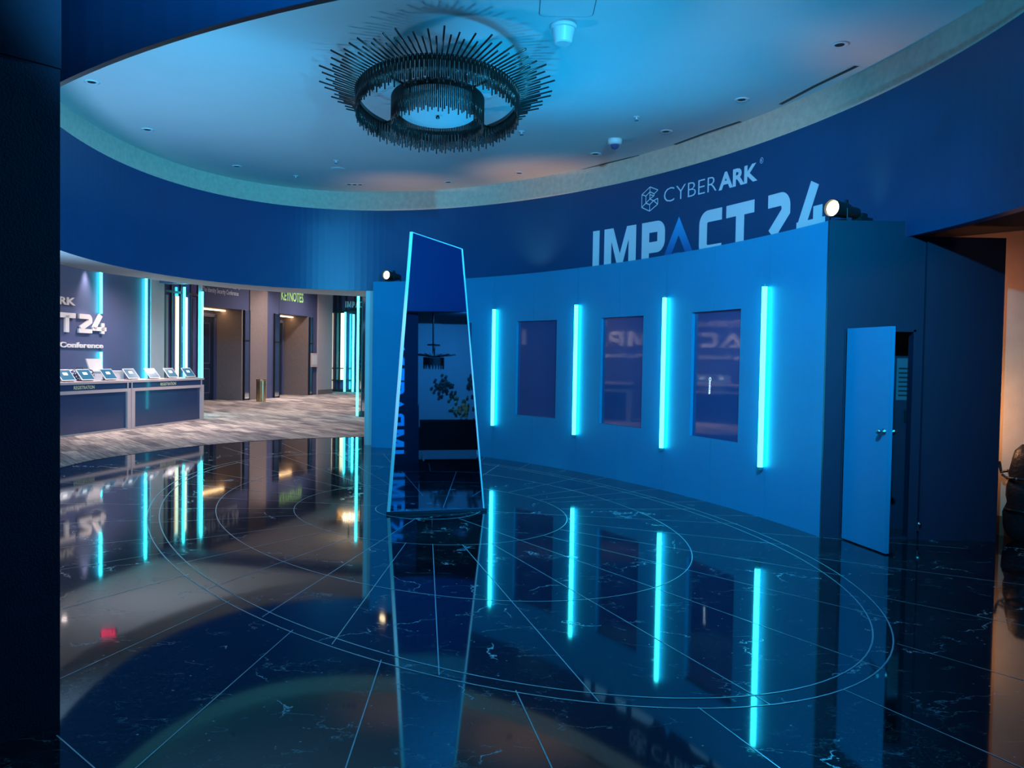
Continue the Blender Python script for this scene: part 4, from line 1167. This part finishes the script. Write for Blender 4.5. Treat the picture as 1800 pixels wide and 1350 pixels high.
# far glazed frontage
fg = empty('glazed_frontage', (-7.4, 38.0, 0)); tag(fg, 'dark framed glazed frontage at the far end of the hall', 'glass partition')
mb = MB()
for x in (-8.35, -8.12, -7.92, -7.66, -7.28, -7.02, -6.66): mb.box(x, x + 0.05, 38.0, 38.1, 0.001, 4.94)
mb.box(-8.4, -6.5, 37.99, 38.1, 3.62, 3.72); mb.box(-8.4, -6.5, 37.99, 38.1, 0.5, 0.56); mb.box(-8.4, -6.5, 37.99, 38.1, 1.05, 1.1); mb.box(-8.4, -6.5, 37.98, 38.1, 0.001, 0.12)
mb.build('frame', M['black'], fg)
MB().box(-8.4, -6.45, 38.11, 38.13, 0.001, 4.94).build('glass_pane', M['glass'], fg)
MB().box(-7.86, -7.70, 38.0, 38.1, 0.56, 3.6).build('light_strip', M['warmstrip'], fg)
MB().box(-8.30, -8.24, 38.0, 38.1, 0.12, 3.6).build('light_strip', M['warmstrip'], fg)
MB().box(-8.05, -7.95, 38.0, 38.1, 0.56, 3.6).build('metal_strip', M['beige'], fg)
MB().box(-7.10, -6.80, 38.0, 38.1, 0.15, 3.1).build('metal_strip', M['mirrorstrip'], fg)
mb = MB(); x0 = -7.66
for c_, a, b in (('I', 0, 0.05), ('M', 0.09, 0.27), ('P', 0.31, 0.43), ('A', 0.45, 0.61), ('C', 0.63, 0.75), ('T', 0.77, 0.89), ('2', 0.94, 1.04)):
    glyph_mesh(mb, c_, (b - a) / 0.28, lambda x, y, d: Vector((x0 + a + x * 0.28, 37.97, 3.86 + y * 0.28)), 0.2)
mb.build('printed_title', M['whitevinyl'], fg)
for x, y, z1, lab in ((-7.56, 37.5, 3.63, 'cyan light tube at the far frontage beside the warm strip'), (-7.17, 37.4, 3.54, 'cyan light tube at the far frontage right of its neighbour')):
    wall_tube(lambda s, z, o: Vector((x, y, z)), 0, 0.02, z1, lab, gt, 0.045)
# totem at the right side of the opening
tt_ = empty('glass_totem', (-4.05, 22.5, 0.005)); tag(tt_, 'tall narrow glass totem on a black base inside the hall opening', 'totem')
MB().box(-4.13, -3.93, 22.45, 22.7, 0.006, 0.16).build('base', M['black'], tt_)
MB().box(-4.08, -3.95, 22.52, 22.66, 0.16, 3.35).build('glass_body', M['mirrorstrip'], tt_)
for x in (-4.09, -3.955): MB().box(x, x + 0.025, 22.50, 22.53, 0.16, 3.35).build('metal_strip', M['black'], tt_)
wall_tube(lambda s, z, o: Vector((-4.165, 22.38, z)), 0, 0.02, 3.36, 'tall cyan light tube on the glass totem beside the right jamb', gt, 0.03)

# hall ceiling lights that show in the floor
hl = [((-8.229, 18.953, ZHC), 'glowing hall downlight above the registration counter'), ((-6.343, 18.455, ZHC), 'glowing hall downlight at the middle of the low hall ceiling'),
      ((-8.664, 16.072, ZHC), 'glowing hall downlight nearest the dark left wall'), ((-9.2, 18.3, ZHC), 'glowing hall downlight close to the registration wall'),
      ((-7.613, 29.749, 4.95), 'glowing downlight on the high hall ceiling, first of four'), ((-8.739, 29.472, 4.95), 'glowing downlight on the high hall ceiling near the keynotes wall'),
      ((-8.551, 30.858, 4.95), 'glowing downlight on the high hall ceiling above the litter bin'), ((-7.131, 32.786, 4.95), 'glowing downlight on the high hall ceiling, farthest')]
proto = None
for p, lab in hl:
    p = Vector(p)
    if proto is None:
        proto = empty('hall_downlight', p)
        MB().lathe([(0.06, -0.001), (0.085, -0.001), (0.088, -0.008), (0.062, -0.012)], p, 24).build('trim_ring', M['white'], proto)
        MB().lathe([(0.0, -0.006), (0.06, -0.007)], p, 20).build('lens', M['halllamp'], proto)
        o = proto
    else: o = copy_tree(proto, p - proto.location)
    tag(o, lab, 'ceiling light', 'lit downlights of the hall')
# rod pendant in the hall
hp = empty('hall_pendant', (-5.85, 30.0, 4.95)); tag(hp, 'small glowing rod chandelier hanging in the far hall', 'chandelier')
MB().lathe([(0.0, 0.0), (0.03, 0.0), (0.03, -0.55), (0.0, -0.55)], (-5.85, 30.0, 4.95), 8).build('stem', M['bronze'], hp)
mb = MB()
for k in range(40):
    a = 2 * PI * k / 40; mb.tube([(-5.85 + 0.42 * math.cos(a), 30 + 0.42 * math.sin(a), 4.35), (-5.85 + 0.42 * math.cos(a), 30 + 0.42 * math.sin(a), 3.95 + 0.04 * (k % 3))], 0.012, 5)
mb.build('rod_drum', M['gold'], hp)
mb = MB()
for k in range(36):
    a = 2 * PI * k / 36; r = 0.9 + 0.12 * (k % 3); mb.tube([(-5.85 + 0.42 * math.cos(a), 30 + 0.42 * math.sin(a), 4.36), (-5.85 + r * math.cos(a), 30 + r * math.sin(a), 4.44)], 0.01, 5)
mb.build('sunburst_rods', M['bronze'], hp)
MB().lathe([(0.0, 0.12), (0.2, 0.1), (0.25, 0.0), (0.2, -0.1), (0.0, -0.12)], (-5.85, 30, 4.2), 16).build('lamp', M['halllamp'], hp)
# exit sign
ex = empty('exit_sign', (-7.0, 14.7, ZHC)); tag(ex, 'red EXIT sign hanging from the hall ceiling, seen mirrored in the floor', 'sign')
xd = Vector((0.93, 0.36, 0))
xp = lambda x, z, n: Vector((-7.15, 14.75, 0)) + xd * x + Vector((0, 0, z)) + Vector((0.36, -0.93, 0)) * n
mb = MB(); v = [xp(x, z, n_) for n_ in (-0.02, 0.02) for x, z in ((-0.14, 3.3), (0.14, 3.3), (0.14, 3.46), (-0.14, 3.46))]
mb.add(v, [(0, 3, 2, 1), (4, 5, 6, 7), (0, 1, 5, 4), (1, 2, 6, 5), (2, 3, 7, 6), (3, 0, 4, 7)]); mb.build('housing', M['clear'], ex)
mb = MB(); text_on(mb, 'EXIT', lambda x, y, d: xp(x, y, 0.024), -0.12, 0.12, 3.325, 0.11, 0.05); mb.build('letters', M['redexit'], ex)
mb = MB().tube([xp(0, 3.46, 0), xp(0, ZHC, 0)], 0.01); mb.build('stem', M['steel'], ex)

# ================================================================== RIGHT CORRIDOR: BLACK EQUIPMENT BAG
bg = empty('equipment_bag', (4.895, 7.775, 0)); tag(bg, 'tall lumpy black bag standing against the warm corridor wall', 'bag')
prof = [(0.0, 0.10, 0.13), (0.04, 0.155, 0.2), (0.12, 0.17, 0.235), (0.26, 0.165, 0.225), (0.36, 0.15, 0.205), (0.42, 0.165, 0.22), (0.52, 0.155, 0.205), (0.60, 0.13, 0.185), (0.64, 0.145, 0.195), (0.78, 0.14, 0.18), (0.86, 0.11, 0.15), (0.92, 0.06, 0.09), (0.935, 0.0, 0.0)]
bc = Vector((4.895, 7.775, 0)); vs = []; n = 24
for z, a, b in prof:
    for k in range(n):
        g = 2 * PI * k / n; w = 1 + 0.05 * math.sin(3 * g + z * 17) + 0.03 * math.sin(7 * g + z * 41)
        vs.append(bc + cdir * b * math.cos(g) * w + Vector((-cdir.y, cdir.x, 0)) * a * 0.62 * math.sin(g) * w + Vector((0, 0, z + 0.002)))
mesh_obj('body', vs, [(i * n + k, i * n + (k + 1) % n, (i + 1) * n + (k + 1) % n, (i + 1) * n + k) for i in range(len(prof) - 1) for k in range(n)], M['bag'], bg, True)
nb = Vector((-cdir.y, cdir.x, 0))
side = bc - cdir * 0.2
mb = MB(); mb.tube([side + Vector((0, 0, 0.66)), side - cdir * 0.06 + Vector((0, 0, 0.64)), side - cdir * 0.075 + Vector((0, 0, 0.70)), side - cdir * 0.085 + Vector((0, 0, 0.74))], 0.016, 6)
mb.tube([side + Vector((0, 0, 0.58)), side - cdir * 0.055 + Vector((0, 0, 0.62))], 0.012, 6); mb.build('buckle_strap', M['bag'], bg)
for z in (0.30, 0.60):
    mb = MB(); mb.tube([bc + cdir * 0.215 * math.cos(g) - nb * 0.135 * math.sin(g) + Vector((0, 0, z)) for g in frange(0.2, PI - 0.2, 12)], 0.012, 6); mb.build('strap', M['bag'], bg)
mb = MB(); mb.lathe([(0.0, 0), (0.014, 0.0), (0.014, 0.012), (0, 0.014)], bc - cdir * 0.09 - nb * 0.125 + Vector((0, 0, 0.60)), 10, Matrix.Rotation(PI / 2, 4, 'X')); mb.build('buckle', M['steel'], bg)

# ================================================================== THINGS BEHIND THE CAMERA, SEEN IN THE MIRROR
mb = MB(); x0 = 0.0
pf = Vector((1.68, 2.305, 0)); pd = Vector((0.74, 0.12, 0)).normalized(); pn = Vector((-pd.y, pd.x, 0))
for c_, a, b in (('I', 0.0, 0.07), ('M', 0.13, 0.46), ('P', 0.53, 0.76), ('A', 0.79, 1.09), ('C', 1.13, 1.36), ('T', 1.39, 1.62), ('2', 1.68, 1.86), ('4', 1.88, 2.08)):
    glyph_mesh(mb, c_, (b - a) / 0.28, lambda x, y, d: pf + pd * (0.17 + y * 0.30) + pn * 0.005 + Vector((0, 0, 0.18 + a + x * 0.28)), 0.22)
mb.build('printed_title', M['cyanprint'], colr)['label'] = 'cyan vertical IMPACT 24 lettering'


def sofa(x, y, rz, label):
    root = empty('lounge_sofa', (x, y, 0)); tag(root, label, 'sofa', 'lounge sofas behind the camera')
    T = Matrix.Translation((x, y, 0)) @ Matrix.Rotation(rz, 4, 'Z')
    MB().box(-0.7, 0.7, -0.35, 0.35, 0.12, 0.42, T).build('seat', M['sofa'], root)
    MB().box(-0.7, 0.7, 0.2, 0.38, 0.40, 0.78, T).build('backrest', M['sofa'], root)
    for s in (-1, 1): MB().box(s * 0.7 - 0.08, s * 0.7 + 0.08, -0.35, 0.38, 0.12, 0.6, T).build('armrest', M['sofa'], root)
    for sx in (-0.62, 0.62):
        for sy in (-0.28, 0.28): MB().box(sx - 0.02, sx + 0.02, sy - 0.02, sy + 0.02, 0.001, 0.12, T).build('leg', M['steel'], root)


sofa(4.2, 0.6, 0.45, 'charcoal lounge sofa mirrored at the left inside the obelisk')
sofa(5.9, 1.1, 0.45, 'charcoal lounge sofa mirrored at the right inside the obelisk')
# blossom-like metal wall sculptures
wn = Vector((-0.416, 0.909, 0)); wd = Vector((0.909, 0.416, 0)); wb = Vector((6.5, -4.39, 0))
for (u, z, cnt, m_, lab) in ((0.35, 1.60, 26, 'bronze', 'dark disc wall sculpture, left one of the lounge wall'), (1.15, 1.60, 20, 'bronze', 'dark disc wall sculpture, right one of the lounge wall'), (0.85, 0.98, 24, 'gold', 'golden disc wall sculpture below the dark ones')):
    c = wb + wd * u; root = empty('wall_sculpture', (c.x, c.y, z)); tag(root, lab, 'sculpture', 'disc sculptures of the lounge wall'); mb = MB()
    T = wn.to_track_quat('Z', 'Y').to_matrix().to_4x4()
    for k in range(cnt * 2):
        p = c + wd * random.gauss(0, 0.15) + Vector((0, 0, z + random.gauss(0, 0.13))) + wn * random.uniform(0.05, 0.14)
        mb.lathe([(0.0, 0), (0.03, 0.004), (0.042, 0.01), (0.0, 0.013)], p, 10, T)
    mb.build('discs', M[m_], root); MB().tube([c + Vector((0, 0, z)), c + wn * 0.06 + Vector((0, 0, z))], 0.03).build('bracket', M['bronze'], root)
px_, py_ = 5.03, -1.65
lp = empty('lounge_pendant', (px_, py_, 3.4)); tag(lp, 'small dark rod pendant of the lounge, mirrored in the obelisk', 'chandelier')
MB().lathe([(0.02, 3.4), (0.02, 2.60), (0.15, 2.595), (0.15, 2.565), (0.02, 2.56), (0.02, 2.3), (0.0, 2.3)], (px_, py_, 0), 16).build('stem', M['bronze'], lp)
mb = MB()
for k in range(60):
    a = 2 * PI * k / 60; mb.tube([(px_ + 0.24 * math.cos(a), py_ + 0.24 * math.sin(a), 2.27), (px_ + 0.24 * math.cos(a), py_ + 0.24 * math.sin(a), 1.98 + 0.05 * (k % 3))], 0.009, 4)
mb.build('rod_drum', M['bronze'], lp)
mb = MB()
for k in range(36):
    a = 2 * PI * k / 36; r = 0.44 + 0.06 * (k % 3); mb.tube([(px_, py_, 2.28), (px_ + r * math.cos(a), py_ + r * math.sin(a), 2.34)], 0.008, 4)
mb.build('sunburst_rods', M['bronze'], lp)
